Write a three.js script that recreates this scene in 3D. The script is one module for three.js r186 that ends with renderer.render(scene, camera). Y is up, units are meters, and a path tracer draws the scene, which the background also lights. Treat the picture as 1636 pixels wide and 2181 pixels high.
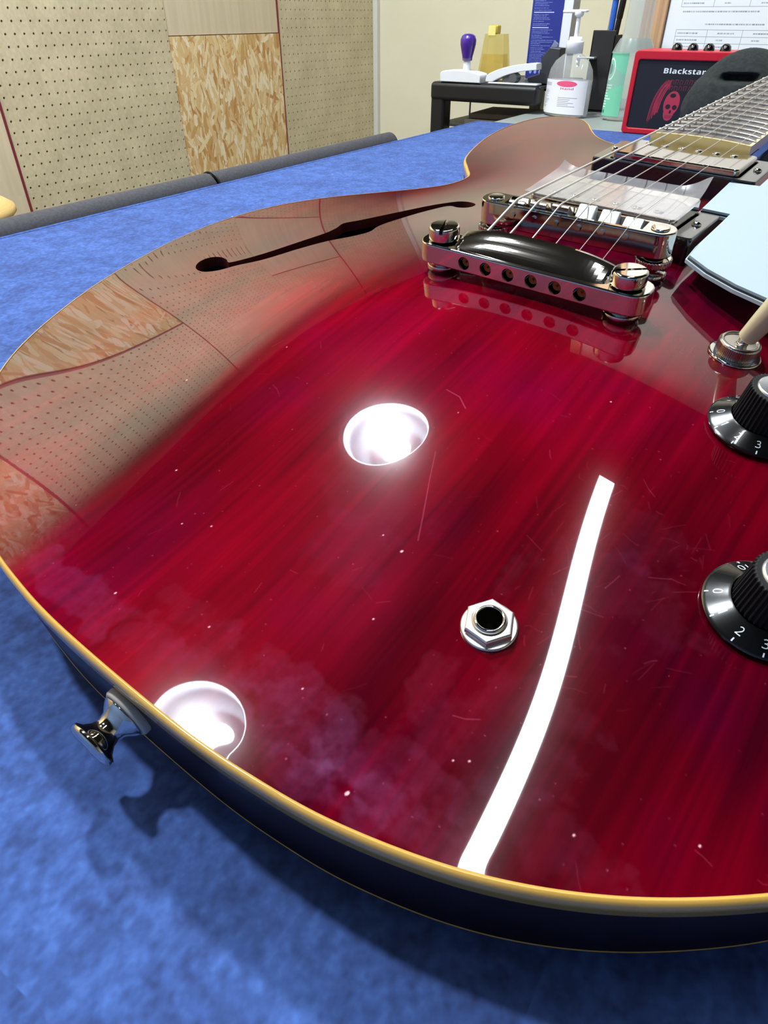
import * as THREE from 'three';
import { RoundedBoxGeometry } from 'three/addons/geometries/RoundedBoxGeometry.js';
import { mergeGeometries, mergeVertices } from 'three/addons/utils/BufferGeometryUtils.js';
import { RectAreaLightUniformsLib } from 'three/addons/lights/RectAreaLightUniformsLib.js';
import { Brush, Evaluator, SUBTRACTION } from 'three-bvh-csg';

// ------------------------------------------------------------------ camera, lights, exposure
const scene = new THREE.Scene();
scene.background = new THREE.Color(0x000000);
const TABLE = 0.80, CAMY = TABLE + 0.1757;                 // metres above the floor
const camera = new THREE.PerspectiveCamera(2 * Math.atan(1090.5 / 1400) * 180 / Math.PI, 1636 / 2181, 0.02, 30);
camera.position.set(0, CAMY, 0);
{
  const h = 32.8 * Math.PI / 180, t = Math.atan(1060.5 / 1400);
  camera.lookAt(-Math.sin(h) * Math.cos(t), CAMY - Math.sin(t), -Math.cos(h) * Math.cos(t));
}
const renderer = new THREE.WebGLRenderer({ antialias: true });
renderer.toneMapping = THREE.LinearToneMapping;
renderer.toneMappingExposure = 1.0;
renderer.shadowMap.enabled = true;
RectAreaLightUniformsLib.init();

const CEIL = CAMY + 1.5;
const DOWNLIGHTS = [[-0.948, -0.904, 10.5], [-0.966, -0.113, 7]], DOWN_R = 0.152;
const TUBES = [{ x: -0.088, z0: -1.05, z1: 0.15 }], TUBE_W = 0.062, TUBE_POWER = 23;
for (const [x, z, power] of DOWNLIGHTS) {
  const l = new THREE.SpotLight(0xf4faff, power, 0, 1.5, 0.12, 2);
  l.position.set(x, CEIL + 0.03, z); l.target.position.set(x, 0, z); l.castShadow = true; l.shadow.radius = 2.4; l.shadow.camera.near = 0.03; scene.add(l, l.target);
}
for (const T of TUBES) {
  const l = new THREE.RectAreaLight(0xf6fbff, TUBE_POWER, TUBE_W, T.z1 - T.z0);
  l.position.set(T.x, CEIL - 0.047, (T.z0 + T.z1) / 2); l.rotation.x = -Math.PI / 2; scene.add(l);
}

// ------------------------------------------------------------------ helpers
let seedv = 12345;
const rnd = () => { seedv = (seedv + 0x6d2b79f5) | 0; let t = Math.imul(seedv ^ (seedv >>> 15), 1 | seedv); t = (t + Math.imul(t ^ (t >>> 7), 61 | t)) ^ t; return ((t ^ (t >>> 14)) >>> 0) / 4294967296; };
const rr = (a, b) => a + (b - a) * rnd();
const used = {};
const numbered = (n) => { const k = (used[n] = (used[n] ?? -1) + 1); return k ? `${n}_${String(k).padStart(3, '0')}` : n; };
function shade(o) { o.traverse((m) => { if (m.isMesh) { m.castShadow = true; m.receiveShadow = true; } }); return o; }
function mesh(name, geo, m, parent) {
  const g = Array.isArray(geo) ? merge(geo) : geo;
  const o = new THREE.Mesh(g, m); o.name = numbered(name); o.castShadow = o.receiveShadow = true; (parent || scene).add(o); return o;
}
function merge(list) { return mergeGeometries(list.map((g) => { const q = g.index ? g.toNonIndexed() : g.clone(); for (const k of Object.keys(q.attributes)) if (!['position', 'normal', 'uv'].includes(k)) q.deleteAttribute(k); q.clearGroups(); return q; })); }
function thing(name, label, category, pos = [0, 0, 0], turn = 0, group) {
  const o = new THREE.Group(); o.name = numbered(name); o.position.set(...pos); o.rotation.y = turn; o.userData = { label, category };
  if (group) o.userData.group = group; scene.add(o); return o;
}
function group(name, parent) { const o = new THREE.Group(); o.name = numbered(name); parent.add(o); return o; }
function struct(o) { o.userData.kind = 'structure'; return o; }
const std = (p) => new THREE.MeshStandardMaterial(p), phy = (p) => new THREE.MeshPhysicalMaterial(p);
function canvasTex(w, h, draw, { srgb = true, repeat } = {}) {
  const c = document.createElement('canvas'); c.width = w; c.height = h; draw(c.getContext('2d'), w, h);
  const t = new THREE.CanvasTexture(c); if (srgb) t.colorSpace = THREE.SRGBColorSpace; t.wrapS = t.wrapT = THREE.RepeatWrapping;
  if (repeat) t.repeat.set(...repeat); t.anisotropy = 8; return t;
}
function noiseTable(n) { const a = new Float32Array(n * n); for (let i = 0; i < a.length; i++) a[i] = rnd(); return a; }
const NT = noiseTable(256);
function vnoise(x, y) {
  const xi = Math.floor(x), yi = Math.floor(y), fx = x - xi, fy = y - yi, sx = fx * fx * (3 - 2 * fx), sy = fy * fy * (3 - 2 * fy);
  const g = (i, j) => NT[((j & 255) << 8) | (i & 255)];
  return (g(xi, yi) * (1 - sx) + g(xi + 1, yi) * sx) * (1 - sy) + (g(xi, yi + 1) * (1 - sx) + g(xi + 1, yi + 1) * sx) * sy;
}
const fbm = (x, y, o = 4) => { let s = 0, a = 0.5, n = 0; for (let i = 0; i < o; i++) { s += a * vnoise(x, y); n += a; x = x * 2.03 + 17.1; y = y * 2.03 + 5.7; a *= 0.5; } return s / n; };
function pixelTex(w, h, fn, opt = {}) {                    // fn(u, v) gives [r, g, b] 0..255 (sRGB)
  return canvasTex(w, h, (c) => {
    const im = c.createImageData(w, h);
    for (let j = 0; j < h; j++) for (let i = 0; i < w; i++) { const p = fn(i / w, 1 - j / h), k = 4 * (j * w + i); im.data[k] = p[0]; im.data[k + 1] = p[1]; im.data[k + 2] = p[2]; im.data[k + 3] = 255; }
    c.putImageData(im, 0, 0);
  }, opt);
}
const box = (w, h, d, x = 0, y = 0, z = 0) => new THREE.BoxGeometry(w, h, d).translate(x, y, z);
const rbox = (w, h, d, r, x = 0, y = 0, z = 0, s = 3) => new RoundedBoxGeometry(w, h, d, s, r).translate(x, y, z);
const lathe = (pts, n = 40) => new THREE.LatheGeometry(pts.map((p) => new THREE.Vector2(p[0], p[1])), n);
function metricUV(g, fu, fv) { const p = g.attributes.position, uv = new Float32Array(p.count * 2); for (let i = 0; i < p.count; i++) { uv[2 * i] = fu(p.getX(i), p.getY(i), p.getZ(i)); uv[2 * i + 1] = fv(p.getX(i), p.getY(i), p.getZ(i)); } g.setAttribute('uv', new THREE.BufferAttribute(uv, 2)); return g; }

// ------------------------------------------------------------------ room
const X0 = -1.8, X1 = 2.4, Z0 = -2.735, Z1 = 1.3;
const paint = (hex, r = 0.85) => std({ color: hex, roughness: r });
const plaster = std({ roughness: 0.9, map: pixelTex(256, 256, (u, v) => { const n = fbm(u * 24, v * 24, 4) * 10 - 5; return [234 + n, 228 + n, 200 + n]; }, { repeat: [1, 1] }) });
{
  const floor = mesh('floor', metricUV(box(X1 - X0 + 0.2, 0.1, Z1 - Z0 + 0.2, (X0 + X1) / 2, -0.05, (Z0 + Z1) / 2), (x) => x, (x, y, z) => z), std({ color: 0x6e655a, roughness: 0.7 })); struct(floor);
  // ceiling slab with the two round openings of the downlights
  const s = new THREE.Shape(); s.moveTo(X0 - 0.1, -Z0 + 0.1); s.lineTo(X1 + 0.1, -Z0 + 0.1); s.lineTo(X1 + 0.1, -Z1 - 0.1); s.lineTo(X0 - 0.1, -Z1 - 0.1); s.closePath();
  for (const [x, z] of DOWNLIGHTS) { const h = new THREE.Path(); h.absarc(x, -z, DOWN_R + 0.003, 0, Math.PI * 2, true); s.holes.push(h); }
  const g = new THREE.ExtrudeGeometry(s, { depth: 0.03, bevelEnabled: false, curveSegments: 48 }).rotateX(-Math.PI / 2).translate(0, CEIL, 0);
  struct(mesh("ceiling", g, paint(0x2a2825)));
  const lid = mesh('ceiling_deck', box(X1 - X0 + 0.2, 0.03, Z1 - Z0 + 0.2, (X0 + X1) / 2, CEIL + 0.3, (Z0 + Z1) / 2), paint(0x55524c)); struct(lid);
  struct(mesh('wall_back', box(X1 - X0 + 0.2, CEIL, 0.1, (X0 + X1) / 2, CEIL / 2, Z0 - 0.05), plaster));
  struct(mesh('wall_right', box(0.1, CEIL, Z1 - Z0, X1 + 0.05, CEIL / 2, (Z0 + Z1) / 2), plaster));
  struct(mesh('wall_front', box(X1 - X0 + 0.2, CEIL, 0.1, (X0 + X1) / 2, CEIL / 2, Z1 + 0.05), paint(0x6884ae)));  // unseen wall, blue added for its reflection in the metal parts
}
// left wall: a frame of boards in front of a core painted dark to deepen the shade in the peg holes
const wallL = new THREE.Group(); wallL.name = 'wall_left'; struct(wallL); scene.add(wallL);
mesh('wall_core', box(0.1, CEIL, Z1 - Z0, X0 - 0.075, CEIL / 2, (Z0 + Z1) / 2), paint(0x2c2721), wallL);
const pegTone = pixelTex(512, 512, (u, v) => { const n = (fbm(u * 9, v * 9, 5) - 0.5) * 26 + (fbm(u * 120, v * 90, 2) - 0.5) * 20; return [204 + n, 190 + n, 156 + n * 0.9]; });
const pegMat = std({ map: pegTone, roughness: 0.75 });
const plainMat = std({ roughness: 0.75, map: pixelTex(512, 512, (u, v) => { const n = (fbm(u * 60, v * 5, 4) - 0.5) * 18; return [214 + n, 197 + n, 166 + n]; }) });
const osbMat = std({
  roughness: 0.7, map: canvasTex(1536, 1536, (c, w, h) => {
    c.fillStyle = '#e0bd84'; c.fillRect(0, 0, w, h);
    const tones = ['#f2dcaa', '#e6c48a', '#d8ae70', '#f6e4bc', '#cf9f60', '#ecce98', '#f8e9c8', '#e2c08a', '#c08a4e'];
    for (let k = 0; k < 2200; k++) {
      const x = rnd() * w, y = rnd() * h, L = rr(50, 200), W = rr(10, 40), a = Math.PI / 2 + (rnd() - 0.5) * (rnd() < 0.25 ? 2.6 : 0.9);
      for (const ox of [0, -w, w]) for (const oy of [0, -h, h]) {
        if (x + ox < -200 || x + ox > w + 200 || y + oy < -200 || y + oy > h + 200) continue;
        c.save(); c.translate(x + ox, y + oy); c.rotate(a); c.beginPath();
        c.moveTo(-L / 2, -W * 0.2); c.lineTo(-L * 0.3, -W / 2); c.lineTo(L * 0.35, -W * 0.45); c.lineTo(L / 2, 0); c.lineTo(L * 0.32, W / 2); c.lineTo(-L * 0.4, W * 0.4); c.closePath();
        c.fillStyle = tones[(k * 7 + (k >> 3)) % tones.length]; c.globalAlpha = 0.9; c.fill();
        c.globalAlpha = 0.35; c.strokeStyle = '#7a4f22'; c.lineWidth = 1; c.stroke();
        c.globalAlpha = 0.25; c.strokeStyle = '#8a5a28'; for (let q = -1; q <= 1; q++) { c.beginPath(); c.moveTo(-L * 0.4, q * W * 0.2); c.lineTo(L * 0.4, q * W * 0.22); c.stroke(); }
        c.restore();
      }
    }
    c.globalAlpha = 1;
  })
});
const redEdge = paint(0x7c2430, 0.6), whiteTrim = paint(0xd9dace, 0.6);
const PUV = [(x, y, z) => z / 0.6, (x, y) => y / 0.6];
function board(name, za, zb, ya, yb, m, t = 0.006, sx = 0) {   // a sheet on the left wall, front face at X0 + sx
  const g = box(t, yb - ya, zb - za, X0 + sx - t / 2, (ya + yb) / 2 + CAMY, (za + zb) / 2);
  return mesh(name, metricUV(g, ...PUV), m, wallL);
}
function pegboard(za, zb, ya, yb, sx = 0, phase = [0.0125, 0.0125]) {   // real 5 mm holes on a 25 mm grid
  const P = 0.025, R = 0.0029, T = 0.005, pos = [], nor = [];
  const tri = (a, b, c, n) => { for (const q of [a, b, c]) { pos.push(...q); nor.push(...n); } };
  const quad = (a, b, c, d, n) => { tri(a, b, c, n); tri(a, c, d, n); };
  const zs = [za], ys = [ya];
  for (let z = za + phase[0] + P / 2; z < zb - 0.006; z += P) zs.push(z); zs.push(zb);
  for (let y = ya + phase[1] + P / 2; y < yb - 0.006; y += P) ys.push(y); ys.push(yb);
  const fx = [1, 0, 0];
  for (let i = 0; i < zs.length - 1; i++) for (let j = 0; j < ys.length - 1; j++) {
    const z0 = zs[i], z1 = zs[i + 1], y0 = ys[j], y1 = ys[j + 1];
    if (z1 - z0 < 0.012 || y1 - y0 < 0.012) { quad([0, y0, z1], [0, y0, z0], [0, y1, z0], [0, y1, z1], fx); continue; }
    const cz = i === 0 ? z1 - P / 2 : z0 + P / 2, cy = j === 0 ? y1 - P / 2 : y0 + P / 2;
    if (cz - R < z0 || cz + R > z1 || cy - R < y0 || cy + R > y1) { quad([0, y0, z1], [0, y0, z0], [0, y1, z0], [0, y1, z1], fx); continue; }
    const outer = [[z1, cy], [z1, y1], [cz, y1], [z0, y1], [z0, cy], [z0, y0], [cz, y0], [z1, y0]], inner = [];
    for (let k = 0; k < 8; k++) inner.push([cz + R * Math.cos(k * Math.PI / 4), cy + R * Math.sin(k * Math.PI / 4)]);
    for (let k = 0; k < 8; k++) {
      const m = (k + 1) % 8, a = inner[k], b = inner[m], c = outer[m], d = outer[k];
      quad([0, a[1], a[0]], [0, b[1], b[0]], [0, c[1], c[0]], [0, d[1], d[0]], fx);
      const n = [0, (2 * cy - a[1] - b[1]) / (2 * R), (2 * cz - a[0] - b[0]) / (2 * R)];
      quad([0, a[1], a[0]], [-T, a[1], a[0]], [-T, b[1], b[0]], [0, b[1], b[0]], n);
    }
  }
  const back = new THREE.BufferGeometry(); back.setAttribute('position', new THREE.Float32BufferAttribute(pos, 3)); back.setAttribute('normal', new THREE.Float32BufferAttribute(nor, 3));
  back.translate(X0 + sx, CAMY, 0); metricUV(back, ...PUV);
  const rim = [box(T, 0.002, zb - za, X0 + sx - T / 2 - 0.0002, CAMY + ya + 0.001, (za + zb) / 2), box(T, yb - ya, 0.002, X0 + sx - T / 2 - 0.0002, CAMY + (ya + yb) / 2, za + 0.001), box(T, yb - ya, 0.002, X0 + sx - T / 2 - 0.0002, CAMY + (ya + yb) / 2, zb - 0.001)];
  return mesh('pegboard_panel', merge([back, ...rim.map((g) => metricUV(g, ...PUV))]), pegMat, wallL);
}
const YB = -CAMY + 0.1, YT = 1.5;
board('plain_panel', -1.064, -0.45, YB, 0.10, plainMat);
board('osb_panel', -1.064, -0.45, 0.102, 0.862, osbMat);
board('osb_panel', -0.448, Z1, YB, YT, osbMat);
pegboard(-1.064, -0.448, 0.868, YT);
pegboard(-1.638, -1.070, YB, 1.26, 0, [0.004, 0.0125]);
board('plain_panel', -1.638, -1.070, 1.262, YT, plainMat);
board('osb_panel', -2.128, -1.642, YB, -0.052, osbMat, 0.009, 0.003);
board('plain_panel', -2.128, -1.642, -0.050, 0.80, plainMat);
pegboard(-2.128, -1.642, 0.806, YT);
pegboard(-2.712, -2.134, YB, YT, 0, [0.008, 0.0125]);
for (const [z, ya, yb] of [[-1.067, YB, 0.1], [-2.131, YB, YT], [-0.449, 0.862, YT]]) board('edge_strip', z - 0.0028, z + 0.0028, ya, yb, redEdge, 0.012, 0.003);
mesh('edge_strip', box(0.012, 0.005, 0.62, X0 - 0.003, CAMY + 0.865, -0.757), redEdge, wallL);
mesh('edge_strip', box(0.012, 0.005, 0.49, X0 - 0.003, CAMY + 0.803, -1.886), redEdge, wallL);
struct(mesh('trim_1', rbox(0.022, CEIL - 0.1, 0.022, 0.004, X0 + 0.008, CEIL / 2, Z0 + 0.012), whiteTrim));
struct(mesh('baseboard_left', rbox(0.014, 0.1, Z1 - Z0 - 0.03, 0.004, X0 - 0.008, 0.05, (Z0 + Z1) / 2), whiteTrim));

// ceiling lights
const reflectorMat = std({ color: 0xd6eaf4, roughness: 0.45 }), bulbMat = std({ color: 0xffffff, emissive: 0xf4faff, emissiveIntensity: 130 }), collarMat = std({ color: 0x8f969c, roughness: 0.4, metalness: 0.3 });
DOWNLIGHTS.forEach(([x, z], i) => {
  const t = thing('ceiling_downlight', i ? 'round recessed ceiling downlight whose reflection lies by the guitar rim and strap button' : 'round recessed ceiling downlight whose full oval reflection lies on the red top', 'ceiling light', [x, CEIL, z], 0, 'recessed ceiling downlights');
  mesh('reflector', lathe([[DOWN_R + 0.018, -0.001], [DOWN_R + 0.018, -0.005], [DOWN_R + 0.002, -0.006], [DOWN_R - 0.004, 0], [DOWN_R - 0.014, 0.06], [DOWN_R - 0.036, 0.13], [DOWN_R - 0.062, 0.2], [0.07, 0.235], [0.0, 0.24]], 64), reflectorMat, t);
  mesh('bulb', new THREE.SphereGeometry(0.04, 32, 24).scale(1, 0.8, 1).translate(0, 0.165, 0), bulbMat, t);
  mesh('collar', lathe([[0.02, 0.236], [0.058, 0.225], [0.062, 0.17], [0.058, 0.162], [0.05, 0.168], [0.046, 0.18], [0.02, 0.2]], 40), collarMat, t);
});
TUBES.forEach((T, i) => {
  const L = T.z1 - T.z0, t = thing('linear_light', i ? 'long slim ceiling lamp further back, behind the tail of the guitar' : 'long slim ceiling lamp mirrored as a white streak on the red top', 'ceiling light', [T.x, CEIL, (T.z0 + T.z1) / 2], 0, 'slim linear ceiling lamps');
  mesh('housing', rbox(0.078, 0.028, L + 0.03, 0.006, 0, -0.0145, 0), paint(0xc9ccce, 0.5), t);
  mesh('diffuser', rbox(TUBE_W, 0.014, L, 0.006, 0, -0.0355, 0), std({ color: 0xffffff, emissive: 0xf6fbff, emissiveIntensity: 9 }), t);
});

// ------------------------------------------------------------------ work table
const suede = (() => {
  const col = pixelTex(1024, 1024, (u, v) => {
    const n = (fbm(u * 40, v * 40, 5) - 0.5) * 1.1 + (fbm(u * 190 + 9, v * 170, 3) - 0.5) * 1.5, m = (fbm(u * 8 + 3, v * 8, 3) - 0.5) * 0.5; const k = 1 + 0.34 * (n + m);
    return [58 * k, 86 * k, 149 * Math.pow(k, 0.85)];
  });
  return std({ map: col, roughness: 0.95 });
})();
const UVT = [(x) => x / 0.42, (x, y, z) => z / 0.42];
{
  const t = thing('work_table', 'work table topped with a mottled blue suede mat and a grey foam edge guard', 'table', [0, 0, 0]);
  const xl = -0.69, xr = 0.75, zf = -1.43, zn = 0.55;
  mesh('table_board', rbox(xr - xl + 0.01, 0.03, zn - zf, 0.004, (xl + xr) / 2, TABLE - 0.021, (zf + zn) / 2), paint(0x3b3f4a, 0.7), t);
  for (const [x, z] of [[xl + 0.06, zf + 0.06], [xr - 0.06, zf + 0.06], [xl + 0.06, zn - 0.06], [xr - 0.06, zn - 0.06]]) mesh('table_leg', rbox(0.05, TABLE - 0.036, 0.05, 0.005, x, (TABLE - 0.036) / 2, z), paint(0x2a2b2e, 0.5), t);
  mesh('mat', metricUV(rbox(xr - xl - 0.0085, 0.005, zn - zf - 0.004, 0.0012, (xl + 0.0085 + xr) / 2, TABLE - 0.0025, (zf + zn) / 2), ...UVT), suede, t);
  mesh('mat_border', metricUV(rbox(0.0055, 0.006, zn - zf, 0.002, xl + 0.0028, TABLE - 0.003, (zf + zn) / 2), ...UVT), suede, t);
  const foam = std({ roughness: 0.8, map: pixelTex(256, 256, (u, v) => { const n = (fbm(u * 60, v * 60, 3) - 0.5) * 26; return [64 + n, 63 + n, 68 + n]; }) });
  const zend = -1.118, r = 0.0185;
  for (const [a, b] of [[zend, -0.677], [-0.674, 0.5]]) {
    const sh = lathe([[0.0, 0], [r * 0.8, 0], [r, 0.004], [r, b - a - 0.004], [r * 0.8, b - a], [0, b - a]], 36).rotateX(Math.PI / 2).translate(xl - r + 0.002, TABLE - 0.0075, a);
    mesh('edge_guard', metricUV(sh, (x, y, z) => z * 8, (x, y) => y * 20), foam, t);
  }
  mesh('guard_band', new THREE.TorusGeometry(r + 0.0002, 0.0016, 10, 40).translate(xl - r + 0.002, TABLE - 0.0075, -0.6755), paint(0x1c1c1e, 0.5), t);
}
// white lint specks on the mat
{
  const g = [];
  for (const [x, z] of [[-0.36, -0.02], [-0.318, -0.035], [-0.285, 0.012], [-0.43, -0.19], [-0.55, -0.55], [-0.6, -0.8], [-0.47, -0.1]]) g.push(new THREE.SphereGeometry(0.0006, 8, 6).scale(1.6, 0.5, 0.8).rotateY(x * 90).translate(x, TABLE + 0.0009, z));
  const o = mesh('lint', merge(g), paint(0xe8e8ee)); o.userData = { label: 'tiny white lint specks scattered on the blue suede mat', category: 'lint', kind: 'stuff' };
}

// ------------------------------------------------------------------ guitar
const GO = [-0.0951573, -0.0851320, -0.2986301];            // bridge centre, from the camera
const guitar = thing('electric_guitar', 'glossy wine red hollow body electric guitar with cream binding lying on the blue mat', 'guitar');
{
  const cam = [115.42, -274.53, 129.60], R = (d) => d * Math.PI / 180, y = R(40.38695), p = R(44.89122), r = R(-4.19417);
  const f = new THREE.Vector3(-Math.sin(y) * Math.cos(p), Math.cos(y) * Math.cos(p), -Math.sin(p)), ri = new THREE.Vector3(Math.cos(y), Math.sin(y), 0), up = new THREE.Vector3().crossVectors(ri, f);
  const rg = ri.clone().multiplyScalar(Math.cos(r)).addScaledVector(up, Math.sin(r)), ug = up.clone().multiplyScalar(Math.cos(r)).addScaledVector(ri, -Math.sin(r));
  camera.updateMatrixWorld(); const e = camera.matrixWorld.elements;
  const rw = new THREE.Vector3(e[0], e[1], e[2]), uw = new THREE.Vector3(e[4], e[5], e[6]), fw = new THREE.Vector3(-e[8], -e[9], -e[10]);
  const axis = (k) => rw.clone().multiplyScalar(rg.getComponent(k)).addScaledVector(uw, ug.getComponent(k)).addScaledVector(fw, f.getComponent(k));
  const gx = axis(0), gy = axis(1), gz = axis(2);
  guitar.quaternion.setFromRotationMatrix(new THREE.Matrix4().makeBasis(gx, gz, gy.clone().negate()));
  guitar.position.set(GO[0], GO[1] + CAMY, GO[2]);
}
const BAKE = new THREE.Matrix4().set(0.001, 0, 0, 0, 0, 0, 0.001, 0, 0, -0.001, 0, 0, 0, 0, 0, 1);   // x right, y to the neck, z up in mm -> local metres
function gpart(name, geo, m, parent = guitar) { const g = Array.isArray(geo) ? merge(geo) : geo.clone(); g.applyMatrix4(BAKE); return mesh(name, g, m, parent); }

// outline of the body, half of it, from the tail up to the neck
const HALF = [[0, -250.5], [29, -250], [46, -248.6], [69, -245], [98, -236], [122, -223.5], [145, -206], [162, -189], [173, -173.5], [184, -151], [195, -119], [201, -87], [203, -54], [198.5, -22], [187, 6], [169, 30], [147, 51.5], [129, 69], [117.5, 84], [114.8, 100], [123, 112], [134, 127], [142.5, 155], [146, 180], [145, 203], [137, 228], [127, 239.5], [116, 242.5], [104, 239.5], [96, 231.5], [89, 221], [79, 208.5], [66, 200], [48, 196], [27, 195]];
const OUT = (() => {
  const full = HALF.map((p) => new THREE.Vector3(p[0], p[1], 0)), mir = [...full].reverse().filter((p) => p.x > 1).map((p) => new THREE.Vector3(-p.x, p.y, 0));
  const c = new THREE.CatmullRomCurve3([...full, ...mir], true, 'centripetal'); return c.getSpacedPoints(760).slice(0, -1).map((p) => [p.x, p.y]);
})();
function sdfPoly(P, x, y) {                                  // positive inside
  let d = 1e9, ins = false;
  for (let i = 0, j = P.length - 1; i < P.length; j = i++) {
    const ax = P[j][0], ay = P[j][1], bx = P[i][0], by = P[i][1], ex = bx - ax, ey = by - ay, wx = x - ax, wy = y - ay;
    const t = Math.max(0, Math.min(1, (wx * ex + wy * ey) / (ex * ex + ey * ey))), qx = wx - t * ex, qy = wy - t * ey; d = Math.min(d, qx * qx + qy * qy);
    if ((ay > y) !== (by > y) && x < (bx - ax) * (y - ay) / (by - ay) + ax) ins = !ins;
  }
  return (ins ? 1 : -1) * Math.sqrt(d);
}
// carved arch of the top: a stretched-skin dome over the outline, flattened towards the rim
// low swellings added to steer where lamp and wall reflections fall: [x, y, rise in mm], each about 45 mm wide
const SWELL = [
  [-90, -235, 0.24], [-45, -235, 0.47], [0, -235, 0.55], [45, -235, 0.85], [90, -235, 1.18], [-135, -190, -0.15],
  [-90, -190, -0.09], [-45, -190, -0.11], [0, -190, -0.97], [45, -190, -0.97], [90, -190, -0.50], [135, -190, 0.17],
  [-180, -145, 0.03], [-135, -145, -0.05], [-90, -145, 0.22], [-45, -145, 0.27], [0, -145, -0.36], [45, -145, 0.22],
  [90, -145, 0.16], [135, -145, -0.17], [-180, -100, 0.48], [-135, -100, 0.78], [-90, -100, 0.60], [-45, -100, -0.30],
  [0, -100, -1.00], [45, -100, -0.07], [90, -100, 0.60], [135, -100, 0.34], [-180, -55, 0.39], [-135, -55, 0.57],
  [-90, -55, 0.19], [-45, -55, -0.56], [0, -55, -0.89], [45, -55, -0.37], [90, -55, 0.17], [135, -55, 0.21],
  [-180, -10, 0.07], [-135, -10, 0.07], [-90, -10, -0.04], [-45, -10, -0.18], [0, -10, -0.20], [45, -10, -0.10],
  [90, -10, 0.01], [135, -10, 0.03], [-135, 40, -0.01], [-90, 40, -0.01], [-45, 40, -0.01], [0, 40, -0.01],
  [45, 40, -0.00], [90, 40, -0.00], [135, 40, 0.00],
].filter((b) => Math.abs(b[2]) > 0.03);
const RZ = -14.3, ARCH = 16.2, CS = 2.5, GX0 = -215, GY0 = -262, NX = 173, NY = 206;
const DOME = (() => {
  const ins = new Uint8Array(NX * NY), m = new Float64Array(NX * NY);
  for (let j = 0; j < NY; j++) for (let i = 0; i < NX; i++) { const x = GX0 + CS * i, y = GY0 + CS * j; ins[j * NX + i] = (sdfPoly(OUT, x, y) > 0 || (Math.abs(x) < 58 && y < 255 && y > 150)) && i > 0 && j > 0 && i < NX - 1 && j < NY - 1 ? 1 : 0; }
  for (let it = 0; it < 2200; it++) for (let c = 0; c < 2; c++) for (let j = 1; j < NY - 1; j++) for (let i = 1 + ((j + c + 1) & 1); i < NX - 1; i += 2) {
    const k = j * NX + i; if (ins[k]) m[k] += 1.93 * ((m[k - 1] + m[k + 1] + m[k - NX] + m[k + NX] + 1) / 4 - m[k]);
  }
  let mx = 0; for (const v of m) mx = Math.max(mx, v);
  let h = Float64Array.from(m, (v) => (v / mx) ** 2.65);
  for (let j = 0; j < NY; j++) for (let i = 0; i < NX; i++) { const k = j * NX + i, e = 1 - (1 - m[k] / mx) ** 4; if (m[k] > 0) for (const b of SWELL) h[k] += b[2] / ARCH * e * Math.exp(-((GX0 + CS * i - b[0]) ** 2 + (GY0 + CS * j - b[1]) ** 2) / 4050); }
  for (let s = 0; s < 2; s++) { const q = h.slice(); for (let j = 1; j < NY - 1; j++) for (let i = 1; i < NX - 1; i++) { const k = j * NX + i; q[k] = (4 * h[k] + h[k - 1] + h[k + 1] + h[k - NX] + h[k + NX]) / 8; } h = q; }
  return h;
})();
function dome(x, y) {
  const fx = (x - GX0) / CS, fy = (y - GY0) / CS, ix = Math.max(1, Math.min(NX - 3, Math.floor(fx))), iy = Math.max(1, Math.min(NY - 3, Math.floor(fy))), tx = fx - ix, ty = fy - iy;
  const w = (t) => [(-t + 2 * t * t - t ** 3) / 2, (2 - 5 * t * t + 3 * t ** 3) / 2, (t + 4 * t * t - 3 * t ** 3) / 2, (-t * t + t ** 3) / 2], wx = w(tx), wy = w(ty);
  let s = 0; for (let j = 0; j < 4; j++) for (let i = 0; i < 4; i++) s += DOME[(iy + j - 1) * NX + ix + i - 1] * wx[i] * wy[j]; return s;
}
const topZ = (x, y) => RZ + ARCH * dome(x, y);
function topN(x, y) { const e = 2, v = new THREE.Vector3(-(topZ(x + e, y) - topZ(x - e, y)) / (2 * e), -(topZ(x, y + e) - topZ(x, y - e)) / (2 * e), 1); return v.normalize(); }
function seat(geo, x, y, off = 0, spin = 0) {                // stands a z-up piece on the arched top
  const q = new THREE.Quaternion().setFromUnitVectors(new THREE.Vector3(0, 0, 1), topN(x, y));
  return geo.clone().rotateZ(spin).translate(0, 0, off).applyQuaternion(q).translate(x, y, topZ(x, y));
}
const F_HOLE = [[-157, -84], [-162, -80.5], [-164.4, -75], [-163, -70], [-158.5, -67.6], [-152, -68.6], [-147.5, -71.2], [-145.6, -69.5], [-138.5, -56], [-132.5, -35], [-128.8, -17], [-129.2, -9], [-131, -1.5], [-125.5, 8], [-115, 28], [-105, 46], [-99, 53.5], [-93.5, 58.2], [-87, 58.4], [-81.6, 55.4], [-80.6, 51], [-83.5, 47.6], [-88.5, 47], [-94, 48.5], [-100, 38.5], [-106.6, 17], [-109, 2], [-107.2, -8], [-111, -17.5], [-118.2, -28], [-124.6, -42.5], [-132, -61.5], [-140.5, -73], [-145, -80.5], [-151, -84.4]];
const FH = [new THREE.CatmullRomCurve3(F_HOLE.map((p) => new THREE.Vector3(p[0], p[1], 0)), true, 'centripetal').getSpacedPoints(220).slice(0, -1).map((p) => [p.x, p.y])];
FH.push(FH[0].map((p) => [-p[0], p[1]]));

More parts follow.
